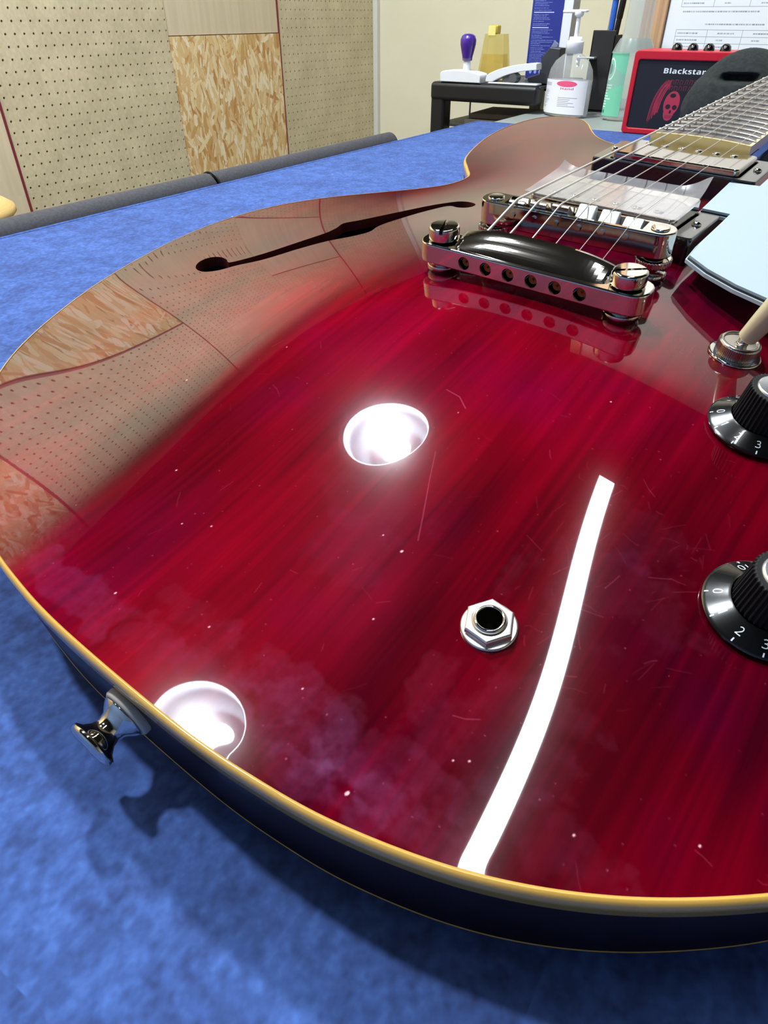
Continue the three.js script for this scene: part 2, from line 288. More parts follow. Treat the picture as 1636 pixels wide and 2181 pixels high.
// body materials
const S2 = (v) => [(v[0] + 210) / 420, (v[1] + 256) / 504];
const topMap = canvasTex(1700, 2040, (c, w, h) => {
  const im = c.createImageData(w, h);
  for (let j = 0; j < h; j++) for (let i = 0; i < w; i++) {
    const x = i / w * 420 - 210, y = (1 - j / h) * 504 - 256;                       // mm on the top
    const wob = 9 * fbm(x * 0.02 + 3, y * 0.006, 3), g1 = fbm((x + wob) * 0.55, y * 0.012 + 7, 4), g2 = fbm((x + wob) * 2.1 + 40, y * 0.03, 3), q = fbm(x * 0.03 + 11, y * 0.03, 3), m = fbm(x * 0.09 + 50, y * 0.02 + 3, 3);
    let k = 1 + (g1 - 0.5) * 0.32 + (g2 - 0.5) * 0.09 + (m - 0.5) * 0.5 + (fbm(x * 0.014 + 44, y * 0.011 + 40, 3) - 0.55) * 1.05; k = Math.max(0.45, k);  // last, slowest noise paints light falloff: brighter centre-left, darker lower right
    const o = 4 * (j * w + i), vio = Math.max(0, q - 0.42) * 1.4;
    im.data[o] = Math.min(255, 95 * k + 2); im.data[o + 1] = 0; im.data[o + 2] = 17 * k + vio * 26; im.data[o + 3] = 255;
  }
  // polishing smears: milky patches with ragged grain
  const smears = [[-30, -239, 26, 9, 0.34], [1, -240, 20, 8, 0.2], [5, -226, 16, 8, 0.16], [38, -226, 26, 10, 0.3], [50, -230, 20, 8, 0.3], [43, -239, 22, 7, 0.34], [84, -236, 24, 6, 0.42], [56, -241, 16, 5, 0.34], [68, -240, 14, 5, 0.34], [86, -208, 26, 16, 0.2], [88, -160, 26, 18, 0.16], [92, -138, 16, 14, 0.14], [18, -166, 22, 14, 0.15], [25, -182, 18, 12, 0.13], [72, -228, 26, 9, 0.22], [102, -222, 20, 9, 0.2], [12, -236, 14, 6, 0.22]];
  for (const [sx, sy, rx, ry, a] of smears) for (let yy = sy - ry * 1.6; yy < sy + ry * 1.6; yy += 504 / h) for (let xx = sx - rx * 1.6; xx < sx + rx * 1.6; xx += 420 / w) {
    const i = Math.floor((xx + 210) / 420 * w), j = Math.floor((1 - (yy + 256) / 504) * h); if (i < 0 || j < 0 || i >= w || j >= h) continue;
    const d = Math.hypot((xx - sx) / rx, (yy - sy) / ry) + (fbm(xx * 0.12 + sx, yy * 0.12, 4) - 0.5) * 1.7, e = Math.max(0, Math.min(1, (0.9 - d) * 4)) * a * 0.75 * (0.45 + 1.1 * fbm(xx * 0.5, yy * 0.5 + sx, 3)), o = 4 * (j * w + i);
    im.data[o] += (150 - im.data[o]) * e * 0.5; im.data[o + 1] += (95 - im.data[o + 1]) * e * 0.6; im.data[o + 2] += (140 - im.data[o + 2]) * e * 0.6;
  }
  c.putImageData(im, 0, 0);
  const PX = (x, y) => [(x + 210) / 420 * w, (1 - (y + 256) / 504) * h];
  // dust specks and fine scratches
  for (const [x, y, s] of [[-17, -200.6, 1], [37.7, -176.6, 1.5], [44.8, -199, 1], [68, -238, 1.7], [-21, -233.7, 1.2], [10, -226, 1], [85.6, -216.5, 1], [82.6, -218.5, 0.9], [29.6, -174.8, 0.9], [-82, -154, 1.2], [-46, -190, 1.1], [43, -225, 0.9], [111, -217, 1], [132, -204, 1], [60, -88.5, 1], [-25.7, -205, 0.9], [-60, -120, 0.9], [20, -120, 0.8]]) { c.fillStyle = 'rgba(235,205,205,.95)'; c.beginPath(); c.ellipse(...PX(x, y), 1.1 * s, 1.5 * s, 0.4, 0, 7); c.fill(); }
  for (let k = 0; k < 420; k++) { const [a, b] = PX(rr(-150, 150), rr(-248, -40)); c.fillStyle = `rgba(220,150,165,${rr(0.12, 0.5)})`; c.fillRect(a, b, rr(0.8, 2), rr(0.8, 2)); }
  c.lineCap = 'round';
  const line = (pts, al, lw) => { c.strokeStyle = `rgba(215,130,150,${al})`; c.lineWidth = lw; c.beginPath(); pts.forEach((p, i) => (i ? c.lineTo(...PX(...p)) : c.moveTo(...PX(...p)))); c.stroke(); };
  line([[23.7, -138.9], [28.9, -149.9], [35.6, -163.2], [39.4, -171]], 0.4, 1.2);
  line([[10, -112], [16, -113], [21, -117]], 0.45, 1.4);
  for (let k = 0; k < 130; k++) { const x = k < 60 ? rr(66, 112) : rr(-90, 150), y = k < 60 ? rr(-190, -118) : rr(-245, -60), a = rr(0, 3.14), L = rr(1.5, 7); line([[x, y], [x + L * Math.cos(a) * 0.5, y + L * Math.sin(a) * 0.5 + rr(-0.5, 0.5)], [x + L * Math.cos(a), y + L * Math.sin(a)]], rr(0.1, 0.32), rr(0.6, 1.1)); }
});
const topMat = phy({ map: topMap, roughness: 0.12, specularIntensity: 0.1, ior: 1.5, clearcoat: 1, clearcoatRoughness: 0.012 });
const sideMat = phy({ color: 0x1c040c, roughness: 0.5, specularIntensity: 0.3, clearcoat: 0.25, clearcoatRoughness: 0.03 });
const innerMat = std({ color: 0x2a170d, roughness: 0.9 });
const plyMat = std({ color: 0x5a2020, roughness: 0.4 });
const creamMat = phy({ color: 0xd9a94e, roughness: 0.25, clearcoat: 0.6, clearcoatRoughness: 0.08 });
const nickel = std({ color: 0xd6d1c9, metalness: 1, roughness: 0.07 });
const nickelSoft = std({ color: 0xcfc8bd, metalness: 1, roughness: 0.2 });
const blackGloss = phy({ color: 0x07080a, roughness: 0.2, clearcoat: 1, clearcoatRoughness: 0.05 });
{
  // arched top with real f-shaped openings, on a 1.25 mm grid clipped to the outline
  const C2 = 1.25, nx = Math.ceil(412 / C2) + 2, ny = Math.ceil(498 / C2) + 2, ox = -207.3, oy = -252.2;
  const phi = new Float64Array(nx * ny).fill(-9);
  for (let j = 0; j < ny; j++) for (let i = 0; i < nx; i++) {
    const x = ox + C2 * i, y = oy + C2 * j; let near = 30;
    const ci = Math.round((x - GX0) / CS), cj = Math.round((y - GY0) / CS); const dm = DOME[Math.max(0, Math.min(NY - 1, cj)) * NX + Math.max(0, Math.min(NX - 1, ci))];
    let d = dm > 0.12 && Math.hypot(x, y - 190) > 60 ? 20 : sdfPoly(OUT, x, y) - 0.4;
    const ax = Math.abs(x); if (ax > 76 && ax < 169 && y > -90 && y < 64) d = Math.min(d, -sdfPoly(FH[1], ax, y));
    if (Math.abs(x - 71) < 8 && Math.abs(y + 184) < 8) d = Math.min(d, Math.hypot(x - 71, y + 184) - 4.2);   // bore of the jack
    phi[j * nx + i] = d;
  }
  const pos = [], nor = [], uv = [], idx = [], vid = new Map(), wallEdges = new Map();
  const vert = (key, x, y) => { let v = vid.get(key); if (v === undefined) { v = pos.length / 3; vid.set(key, v); const n = topN(x, y); pos.push(x, y, topZ(x, y)); nor.push(n.x, n.y, n.z); uv.push(...S2([x, y])); } return v; };
  const gv = (i, j) => vert(`${i},${j}`, ox + C2 * i, oy + C2 * j);
  const ev = (i, j, k, l) => { if (i > k || (i === k && j > l)) [i, j, k, l] = [k, l, i, j]; const a = phi[j * nx + i], b = phi[l * nx + k], t = a / (a - b); return vert(`${i},${j},${k},${l}`, ox + C2 * (i + (k - i) * t), oy + C2 * (j + (l - j) * t)); };
  const clip = (tri) => {
    const poly = [], cut = [];
    for (let a = 0; a < 3; a++) { const p = tri[a], q = tri[(a + 1) % 3], fp = phi[p[1] * nx + p[0]] > 0, fq = phi[q[1] * nx + q[0]] > 0; if (fp) poly.push(gv(...p)); if (fp !== fq) { const e = ev(...p, ...q); poly.push(e); cut.push([e, fp]); } }
    for (let a = 1; a + 1 < poly.length; a++) idx.push(poly[0], poly[a], poly[a + 1]);
    if (cut.length === 2) { const [s, t] = cut[0][1] ? [cut[0][0], cut[1][0]] : [cut[1][0], cut[0][0]]; wallEdges.set(`${s}_${t}`, [s, t]); }
  };
  for (let j = 0; j < ny - 1; j++) for (let i = 0; i < nx - 1; i++) {
    const q = [phi[j * nx + i], phi[j * nx + i + 1], phi[(j + 1) * nx + i], phi[(j + 1) * nx + i + 1]]; if (q.every((v) => v <= 0)) continue;
    clip([[i, j], [i + 1, j], [i + 1, j + 1]]); clip([[i, j], [i + 1, j + 1], [i, j + 1]]);
  }
  const g = new THREE.BufferGeometry(); g.setAttribute('position', new THREE.Float32BufferAttribute(pos, 3)); g.setAttribute('normal', new THREE.Float32BufferAttribute(nor, 3)); g.setAttribute('uv', new THREE.Float32BufferAttribute(uv, 2)); g.setIndex(idx);
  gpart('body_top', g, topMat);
  // cut walls of the two openings, 5 mm of laminate
  for (const side of [-1, 1]) {
    const wp = [], wi = []; const at = new Map();
    const wv = (v) => { let k = at.get(v); if (k === undefined) { k = wp.length / 3; at.set(v, k); const x = pos[3 * v], y = pos[3 * v + 1], z = pos[3 * v + 2]; wp.push(x, y, z, x, y, z - 5); } return k; };
    for (const [s, t] of wallEdges.values()) { const x = pos[3 * s], y = pos[3 * s + 1]; if (x * side < 0 || Math.abs(x) < 76 || Math.abs(x) > 169 || y < -90 || y > 64 || sdfPoly(OUT, x, y) < 12) continue; const a = wv(s), b = wv(t); wi.push(a, b, b + 1, a, b + 1, a + 1); }
    const w = new THREE.BufferGeometry(); w.setAttribute('position', new THREE.Float32BufferAttribute(wp, 3)); w.setIndex(wi); w.computeVertexNormals(); w.setAttribute('uv', new THREE.Float32BufferAttribute(new Float32Array(wp.length / 3 * 2), 2));
    gpart('f_hole_edge', w, plyMat);
  }
}
// sweeps a closed section [[offset outwards, z], ...] round the outline
const OUTN = OUT.map((p, i) => { const a = OUT[(i + OUT.length - 1) % OUT.length], b = OUT[(i + 1) % OUT.length], dx = b[0] - a[0], dy = b[1] - a[1], l = Math.hypot(dx, dy); return [dy / l, -dx / l]; });
function rimSweep(sec, closed = true) {
  const n = OUT.length, m = sec.length, pos = [], idx = [], uv = [];
  for (let i = 0; i < n; i++) for (let k = 0; k < m; k++) { pos.push(OUT[i][0] + OUTN[i][0] * sec[k][0], OUT[i][1] + OUTN[i][1] * sec[k][0], sec[k][1]); uv.push(i / n, k / m); }
  for (let i = 0; i < n; i++) for (let k = 0; k < (closed ? m : m - 1); k++) { const a = i * m + k, b = i * m + (k + 1) % m, c = ((i + 1) % n) * m + (k + 1) % m, d = ((i + 1) % n) * m + k; idx.push(a, d, c, a, c, b); }
  const g = new THREE.BufferGeometry(); g.setAttribute('position', new THREE.Float32BufferAttribute(pos, 3)); g.setAttribute('uv', new THREE.Float32BufferAttribute(uv, 2)); g.setIndex(idx); g.computeVertexNormals(); return g;
}
const BZ = RZ - 39.5;
gpart('top_binding', rimSweep([[-0.9, RZ + 0.15], [-0.2, RZ + 0.05], [0.5, RZ - 0.5], [0.85, RZ - 1.4], [0.9, RZ - 2.6], [0.9, RZ - 6.2], [-0.9, RZ - 6.2]]), creamMat);
gpart('back_binding', rimSweep([[0.4, BZ + 1.6], [0.5, BZ + 0.9], [0.1, BZ], [-1.6, BZ - 0.1], [-1.6, BZ + 1.6]]), creamMat);
gpart('body_side', rimSweep([[0.35, RZ - 6], [0.35, BZ + 1.2]], false), sideMat);
gpart('side_lining', rimSweep([[-3.2, BZ + 0.2], [-3.2, RZ - 5]], false), innerMat);
{
  const C2 = 5, pos = [], idx = [], id = new Map(); const D = (x, y) => sdfPoly(OUT, x, y) + 0.4;
  const s = new THREE.Shape(OUT.map((p) => new THREE.Vector2(p[0], p[1])));
  const flat = new THREE.ShapeGeometry(s);                     // rim polygon, subdivided by the dome grid below
  for (let j = 0; j < 102; j++) for (let i = 0; i < 84; i++) { const x = -207.5 + C2 * i, y = -252 + C2 * j; const P = [[x, y], [x + C2, y], [x + C2, y + C2], [x, y + C2]]; if (P.every(([a, b]) => D(a, b) > 0)) { const v = P.map(([a, b]) => { const k = `${a},${b}`; if (!id.has(k)) { id.set(k, pos.length / 3); pos.push(a, b, BZ - 9 * dome(a, b) - 0.05); } return id.get(k); }); idx.push(v[0], v[2], v[1], v[0], v[3], v[2]); } }
  const g = new THREE.BufferGeometry(); g.setAttribute('position', new THREE.Float32BufferAttribute(pos, 3)); g.setIndex(idx); g.computeVertexNormals(); g.setAttribute('uv', new THREE.Float32BufferAttribute(new Float32Array(pos.length / 3 * 2), 2));
  gpart('body_back', merge([g, flat.translate(0, 0, BZ + 0.05)]), sideMat);
}

// hardware helpers (mm, z up)
const zl = (pts, n = 48) => lathe(pts, n).rotateX(Math.PI / 2);                          // lathe about z
const zext = (shape, z0, z1, bev = 0, seg = 2, cs = 16) => new THREE.ExtrudeGeometry(shape, { depth: z1 - z0 - 2 * bev, bevelEnabled: bev > 0, bevelSize: bev, bevelThickness: bev, bevelOffset: -bev, bevelSegments: seg, curveSegments: cs }).translate(0, 0, z0 + bev);
function rrect(x0, y0, x1, y1, r) { const s = new THREE.Shape(); s.moveTo(x0 + r, y0); s.lineTo(x1 - r, y0); s.absarc(x1 - r, y0 + r, r, -Math.PI / 2, 0); s.lineTo(x1, y1 - r); s.absarc(x1 - r, y1 - r, r, 0, Math.PI / 2); s.lineTo(x0 + r, y1); s.absarc(x0 + r, y1 - r, r, Math.PI / 2, Math.PI); s.lineTo(x0, y0 + r); s.absarc(x0 + r, y0 + r, r, Math.PI, Math.PI * 1.5); return s; }
function gear(r0, r1, n) { const s = new THREE.Shape(); for (let k = 0; k < n * 4; k++) { const a = k / (n * 4) * Math.PI * 2, r = (k & 3) < 2 ? r1 : r0; (k ? s.lineTo(r * Math.cos(a), r * Math.sin(a)) : s.moveTo(r, 0)); } s.closePath(); return s; }
const evalr = new Evaluator(); evalr.attributes = ['position', 'normal', 'uv']; evalr.useGroups = false;
function cut(geo, tools) { let a = new Brush(geo); a.updateMatrixWorld(); for (const t of tools) { const b = new Brush(t); b.updateMatrixWorld(); a = evalr.evaluate(a, b, SUBTRACTION); } const g = a.geometry; g.clearGroups(); return g; }
const ydisc = (r, x, y0, y1, z, n = 24) => new THREE.CylinderGeometry(r, r, y1 - y0, n).translate(x, (y0 + y1) / 2, z);   // along y already
const NUT = 628.65, strX = (i, y) => { const s = 51.05 + (36 - 51.05) * (y / NUT); return -s / 2 + i * s / 5; }, CROWN = [0, 1.1, 1.7, 1.7, 1.1, 0];

// stop tailpiece
{
  const t = group('tailpiece', guitar), TY = -37.4;
  const bevelled = rrect(-50.5, -45.2, 50.5, -29.6, 6.5);
  let plate = zext(bevelled, 3.2, 11.6, 0.7, 3, 10);
  const tools = []; for (let i = 0; i < 6; i++) { tools.push(ydisc(2.7, strX(i, -45), -47, -38, 7.2)); }
  plate = cut(plate, tools);
  const prof = new THREE.Shape(); prof.moveTo(-44.6, 5); prof.lineTo(-44.6, 10);
  for (let k = 0; k <= 16; k++) { const a = (46 - 44 * k / 16) * Math.PI / 180; prof.lineTo(-30.6 - 20 * (Math.sin(a) - Math.sin(0.035)), 16.3 - 20 * (1 - Math.cos(a))); }   // a broad crown, 20 mm in radius
  prof.lineTo(-30.1, 15.7); prof.lineTo(-30.0, 5); prof.closePath();
  // profile is drawn in (y, z) and swept along x, its crest bowed like the strings
  const g = new THREE.ExtrudeGeometry(prof, { depth: 64, steps: 32, bevelEnabled: true, bevelSize: 0.6, bevelThickness: 1.6, bevelOffset: -0.6, bevelSegments: 3, curveSegments: 14 });
  const p = g.attributes.position; for (let i = 0; i < p.count; i++) { const y = p.getX(i), z = p.getY(i), x = p.getZ(i) - 32; const lift = z > 9 ? (z - 9) / 7 * (3.0 * (1 - Math.abs(x / 33) ** 3) - 1.8) : 0; p.setXYZ(i, x, y, z + lift); } g.computeVertexNormals();
  const bar = cut(g, tools);
  gpart('tailpiece_bar', [plate, bar], nickel, t);
  const balls = []; for (let i = 0; i < 6; i++) balls.push(ydisc(1.9, strX(i, -45), -43.2, -40.5, 7.2), ydisc(0.5, strX(i, -45), -44.2, -42, 7.2, 10));
  balls.forEach((b, i) => { if (i % 2 === 0) gpart('ball_end', [b, balls[i + 1]], std({ color: 0x8d6f3e, metalness: 1, roughness: 0.3 }), t); });
  for (const s of [-1, 1]) {
    let head = zl([[0, 17.6], [5.6, 17.6], [6.3, 17.2], [6.6, 16.6], [6.6, 12.6], [6.2, 12.1], [4.4, 11.8], [4.4, 11], [0, 11]], 56);
    head = cut(head, [box(1.5, 15, 3.2, 0, 0, 17.4).rotateZ(s < 0 ? 0.35 : -0.95)]);
    gpart('stud', head.translate(41 * s, TY, 0), nickel, t);
    gpart('bushing', zl([[0, 3.4], [5.4, 3.4], [5.6, 3], [5.6, 2.2], [7, 1.8], [7.2, 1.2], [7.2, -0.2], [6, -1.4]], 40).translate(41 * s, TY, 0), nickel, t);
  }
}
// tune-o-matic style bridge
{
  const t = group('bridge', guitar);
  const tilt = (g) => g.rotateZ(0.035), litNickel = std({ color: 0xe2e6ea, metalness: 0.9, roughness: 0.42 });  // lighter copy of the nickel, lamp reflections painted into the treble saddles
  let bar = zext(rrect(-43.5, -6.2, 43.5, 6.2, 6.2), 8, 18.2, 0.6, 3, 12);
  bar = cut(bar, [box(62, 8.6, 9, 0, 0.2, 17.5)]);
  gpart('bridge_bar', tilt(bar), nickel, t);
  for (let i = 0; i < 6; i++) {
    const s = new THREE.Shape(), f = i < 3 ? 1 : -1, top = 19.3 + CROWN[i];
    s.moveTo(-3.6 * f, 12); s.lineTo(-3.6 * f, top - 0.5); s.lineTo(-2.9 * f, top); s.lineTo(-1.8 * f, top); s.lineTo(3.6 * f, 15.6); s.lineTo(3.6 * f, 12); s.closePath();
    const g = new THREE.ExtrudeGeometry(s, { depth: 6.6, bevelEnabled: true, bevelSize: 0.25, bevelThickness: 0.5, bevelOffset: -0.25, bevelSegments: 2 }).translate(0, 0, -3.3);
    const p = g.attributes.position; for (let k = 0; k < p.count; k++) p.setXYZ(k, p.getZ(k), p.getX(k), p.getY(k)); g.computeVertexNormals();
    const notch = new THREE.CylinderGeometry(0.9, 0.9, 12, 12).translate(0, 0, top + 0.35);
    gpart('saddle', tilt(cut(g, [notch]).translate(strX(i, 0), 0.2, 0)), i < 3 ? nickelSoft : litNickel, t);
    gpart('saddle_screw', tilt(ydisc(1.3, strX(i, 0), -7.1, -5.9, 14.6, 14)), nickel, t);
  }
  for (const s of [-1, 1]) {
    const x = 37 * s, y = 1.3 * s;
    gpart('thumbwheel', [zext(gear(7.0, 7.4, 36), 3.9, 6.7, 0.4, 2).translate(x, y, 0), zl([[0, 8.2], [4, 8.2], [4, 6.5], [0, 6.5]]).translate(x, y, 0)], nickel, t);
    gpart('bridge_post', [zl([[0, 4.2], [3.2, 4.2], [3.2, 1.2], [5.6, 0.9], [6.4, 0.4], [6.4, -1.6], [5, -2.6]], 36).translate(x, y, 0), zext(gear(2.2, 3.6, 3), 17.4, 18.6, 0.2, 1).translate(x, y, 0), zl([[0, 18.9], [3.2, 18.9], [3.7, 18.6], [3.7, 17.9]], 30).translate(x, y, 0)], nickel, t);
  }
}
// pickups
function pickup(y0, ztail, zneck, coverTail, coverNeck, yc) {
  const t = group('pickup', guitar);
  const slant = (g, za, zb) => { const p = g.attributes.position; for (let i = 0; i < p.count; i++) { const k = (p.getY(i) - y0) / 44; p.setZ(i, p.getZ(i) + za + (zb - za) * k); } g.computeVertexNormals(); return g; };
  const ring = rrect(-44.5, y0, 44.5, y0 + 44, 2.2), hole = rrect(-35.4, y0 + 2.6, 35.4, y0 + 41.6, 3); ring.holes.push(hole);
  gpart('pickup_ring', slant(zext(ring, -14, 0, 0.7, 3, 8), ztail, zneck), blackGloss, t);
  const cover = zext(rrect(-34.6, yc - 19, 34.6, yc + 19, 2.6), -12, 0, 1.1, 4, 8);
  gpart('cover', slant(cover, coverTail, coverNeck), nickel, t);
  for (let i = 0; i < 6; i++) gpart('pole_screw', slant(zl([[0, 0.7], [1.7, 0.6], [2.4, 0.1], [2.4, -1]], 20).translate(strX(i, yc), y0 < 80 ? yc - 10.5 : yc + 10.5, 0), coverTail, coverNeck), nickel, t);
  for (const sx of [-1, 1]) for (const sy of [0]) gpart('ring_screw', slant(zl([[0, 1.5], [1.2, 1.4], [2.1, 0.6], [2.2, -0.6]], 20).translate(39.8 * sx, y0 + 22, 0), ztail, zneck), nickel, t);
  return t;
}
pickup(22.5, 7.8, 3.0, 12.4, 9.6, 45);
pickup(119.5, 1.8, -1.0, 5.6, 1.6, 141.5);
// clear film left on the bridge pickup cover, one corner lifted
{
  const nx = 48, ny = 26, g = new THREE.PlaneGeometry(73, 41, nx, ny), p = g.attributes.position;
  for (let i = 0; i < p.count; i++) {
    const u = p.getX(i) / 73 + 0.5, v = p.getY(i) / 41 + 0.5; const x = p.getX(i), y = 45 + p.getY(i);
    const base = 13.1 - 2.8 * ((y - 22.5) / 44) / 1, lift = 7.5 * Math.max(0, (u - 0.8) / 0.2) ** 2 * Math.max(0, (v - 0.45) / 0.55) ** 1.5 + 2.2 * Math.max(0, (v - 0.8) / 0.2) ** 2 + 3 * Math.max(0, (0.14 - u) / 0.14) ** 2 * v;
    p.setXYZ(i, x, y, Math.min(base + lift + 0.5 * fbm(u * 9, v * 6, 3) + 0.12, 15.2 + lift * 0.4));
  }
  g.computeVertexNormals();
  const o = gpart('protective_film', g, phy({ color: 0xf6f6fa, transmission: 0.8, thickness: 0, roughness: 0.2, ior: 1.5, side: THREE.DoubleSide })); o.userData.label = 'clear plastic film with a lifted corner';
}
// neck and fretboard
const fbZ = (y) => 6.1 + (-29 - 6.1) * (y - 165) / 463.65, fbW = (y) => 28.4 - (28.4 - 21.6) * (y - 165) / 463.65;
function slab(y0, y1, dzTop, dzBot, inset, nx = 10, ny = 20, arc = true) {   // tapering board with a 305 mm radius top
  const pos = [], idx = [], uv = []; const row = nx + 1;
  for (let j = 0; j <= ny; j++) for (const bot of [0, 1]) for (let i = 0; i <= nx; i++) { const y = y0 + (y1 - y0) * j / ny, w = fbW(y) - inset, x = -w + 2 * w * i / nx; pos.push(x, y, fbZ(y) + (bot ? dzBot : dzTop - (arc ? x * x / 610 : 0))); uv.push(x / 60, y / 60); }
  const id = (j, b, i) => (j * 2 + b) * row + i;
  for (let j = 0; j < ny; j++) for (let i = 0; i < nx; i++) { idx.push(id(j, 0, i), id(j, 0, i + 1), id(j + 1, 0, i + 1), id(j, 0, i), id(j + 1, 0, i + 1), id(j + 1, 0, i)); idx.push(id(j, 1, i), id(j + 1, 1, i + 1), id(j, 1, i + 1), id(j, 1, i), id(j + 1, 1, i), id(j + 1, 1, i + 1)); }
  for (let j = 0; j < ny; j++) { idx.push(id(j, 0, 0), id(j + 1, 0, 0), id(j + 1, 1, 0), id(j, 0, 0), id(j + 1, 1, 0), id(j, 1, 0)); idx.push(id(j, 0, nx), id(j, 1, nx), id(j + 1, 1, nx), id(j, 0, nx), id(j + 1, 1, nx), id(j + 1, 0, nx)); }
  for (let i = 0; i < nx; i++) { idx.push(id(0, 0, i), id(0, 1, i), id(0, 1, i + 1), id(0, 0, i), id(0, 1, i + 1), id(0, 0, i + 1)); idx.push(id(ny, 0, i), id(ny, 0, i + 1), id(ny, 1, i + 1), id(ny, 0, i), id(ny, 1, i + 1), id(ny, 1, i)); }
  let g = new THREE.BufferGeometry(); g.setAttribute('position', new THREE.Float32BufferAttribute(pos, 3)); g.setAttribute('uv', new THREE.Float32BufferAttribute(uv, 2)); g.setIndex(idx); g = g.toNonIndexed(); g.computeVertexNormals(); return g;
}
{
  const fb = group('fretboard', guitar);
  const rosewood = std({ roughness: 0.42, map: pixelTex(256, 512, (u, v) => { const n = (fbm(u * 60, v * 6, 4) - 0.5) * 50; return [92 + n, 84 + n, 78 + n]; }) });
  gpart('fretboard_wood', slab(166.8, NUT, 0.02, -6, 1.8), rosewood, fb);
  gpart('fretboard_binding', [slab(165, 166.8, 0, -6.8, 0, 12, 1), slab(166.8, NUT, -0.12, -6.6, 0)], phy({ color: 0xf4d98e, roughness: 0.3, clearcoat: 0.4 }), fb);
  for (let n = 1; n <= 22; n++) {
    const y = NUT / 2 ** (n / 12), w = fbW(y) - 0.6, pts = []; for (let k = 0; k <= 10; k++) { const x = -w + 2 * w * k / 10; pts.push(new THREE.Vector3(x, y, fbZ(y) - x * x / 610 + 0.25 - (k === 0 || k === 10 ? 0.45 : 0))); }
    const g = new THREE.TubeGeometry(new THREE.CatmullRomCurve3(pts), 14, 1.25, 8, false); const p = g.attributes.position; for (let i = 0; i < p.count; i++) { const x = p.getX(i), c = fbZ(y) - x * x / 610 + 0.25; p.setZ(i, c + (p.getZ(i) - c) * 0.75); } g.computeVertexNormals();
    gpart('fret', g, nickelSoft, fb);
  }
  const neckMat = phy({ color: 0x3a0a14, roughness: 0.2, clearcoat: 1, clearcoatRoughness: 0.05 });
  const pos = [], idx = [], N = 14, rows = [190, 198, 215, 235, 260, 300, 400, 500, 600, 632];
  rows.forEach((y, j) => { for (let k = 0; k <= N; k++) { const a = Math.PI * k / N, w = fbW(y) - 0.2, d = y < 236 ? 40 - Math.max(0, y - 198) * 0.52 : 17 - (y - 235) * 0.006; pos.push(-w * Math.cos(a), y, fbZ(y) - 6.4 - d * Math.pow(Math.sin(a), 0.65)); } });
  for (let j = 0; j < rows.length - 1; j++) for (let k = 0; k < N; k++) { const a = j * (N + 1) + k, b = a + N + 1; idx.push(a, a + 1, b + 1, a, b + 1, b); }
  const g = new THREE.BufferGeometry(); g.setAttribute('position', new THREE.Float32BufferAttribute(pos, 3)); g.setIndex(idx); g.computeVertexNormals(); g.setAttribute('uv', new THREE.Float32BufferAttribute(new Float32Array(pos.length / 3 * 2), 2));
  gpart('neck', [g, slab(168, 240, -6.4, -13, 0.3)], neckMat);
  gpart('nut', box(43, 4, 9, 0, NUT + 2, fbZ(NUT) - 1.5), paint(0xe6ddc4, 0.4));
  const hs = new THREE.Shape(); [[-21, 0], [-34, 30], [-41, 120], [-36, 178], [-18, 186], [0, 176], [18, 186], [36, 178], [41, 120], [34, 30], [21, 0]].forEach((q, i) => (i ? hs.lineTo(...q) : hs.moveTo(...q)));
  gpart('headstock', zext(hs, -14, 0, 1).rotateX(-0.26).translate(0, NUT + 4, fbZ(NUT) - 6), blackGloss);
}
// strings
{
  const dia = [1.15, 0.9, 0.68, 0.46, 0.36, 0.3], wound = std({ color: 0xe6e3dc, metalness: 0.75, roughness: 0.5 }), plain = std({ color: 0xe8e6e2, metalness: 0.85, roughness: 0.3 });
  for (let i = 0; i < 6; i++) {
    const r = dia[i] / 2, ySad = (i < 3 ? -2.2 : 2.2) + strX(i, 0) * -0.0 + 0.035 * strX(i, 0), zS = 19.4 + CROWN[i] + r * 0.6;
    const P = [[strX(i, -45) , -36, 9.5], [strX(i, -45), -30.2, 13.3 + CROWN[i] * 0.5], [strX(i, ySad), ySad - 0.7, zS - 0.1], [strX(i, ySad), ySad + 0.7, zS], [strX(i, NUT), NUT + 1, -28.3 + CROWN[i] * 0.5]];
    const path = new THREE.CurvePath(); for (let k = 0; k + 1 < P.length; k++) path.add(new THREE.LineCurve3(new THREE.Vector3(...P[k]), new THREE.Vector3(...P[k + 1])));
    const segs = []; for (let k = 0; k + 1 < P.length; k++) segs.push(new THREE.TubeGeometry(new THREE.LineCurve3(new THREE.Vector3(...P[k]), new THREE.Vector3(...P[k + 1])), 1, r, 10, false));
    gpart('string', segs, i < 3 ? wound : plain);
  }
}
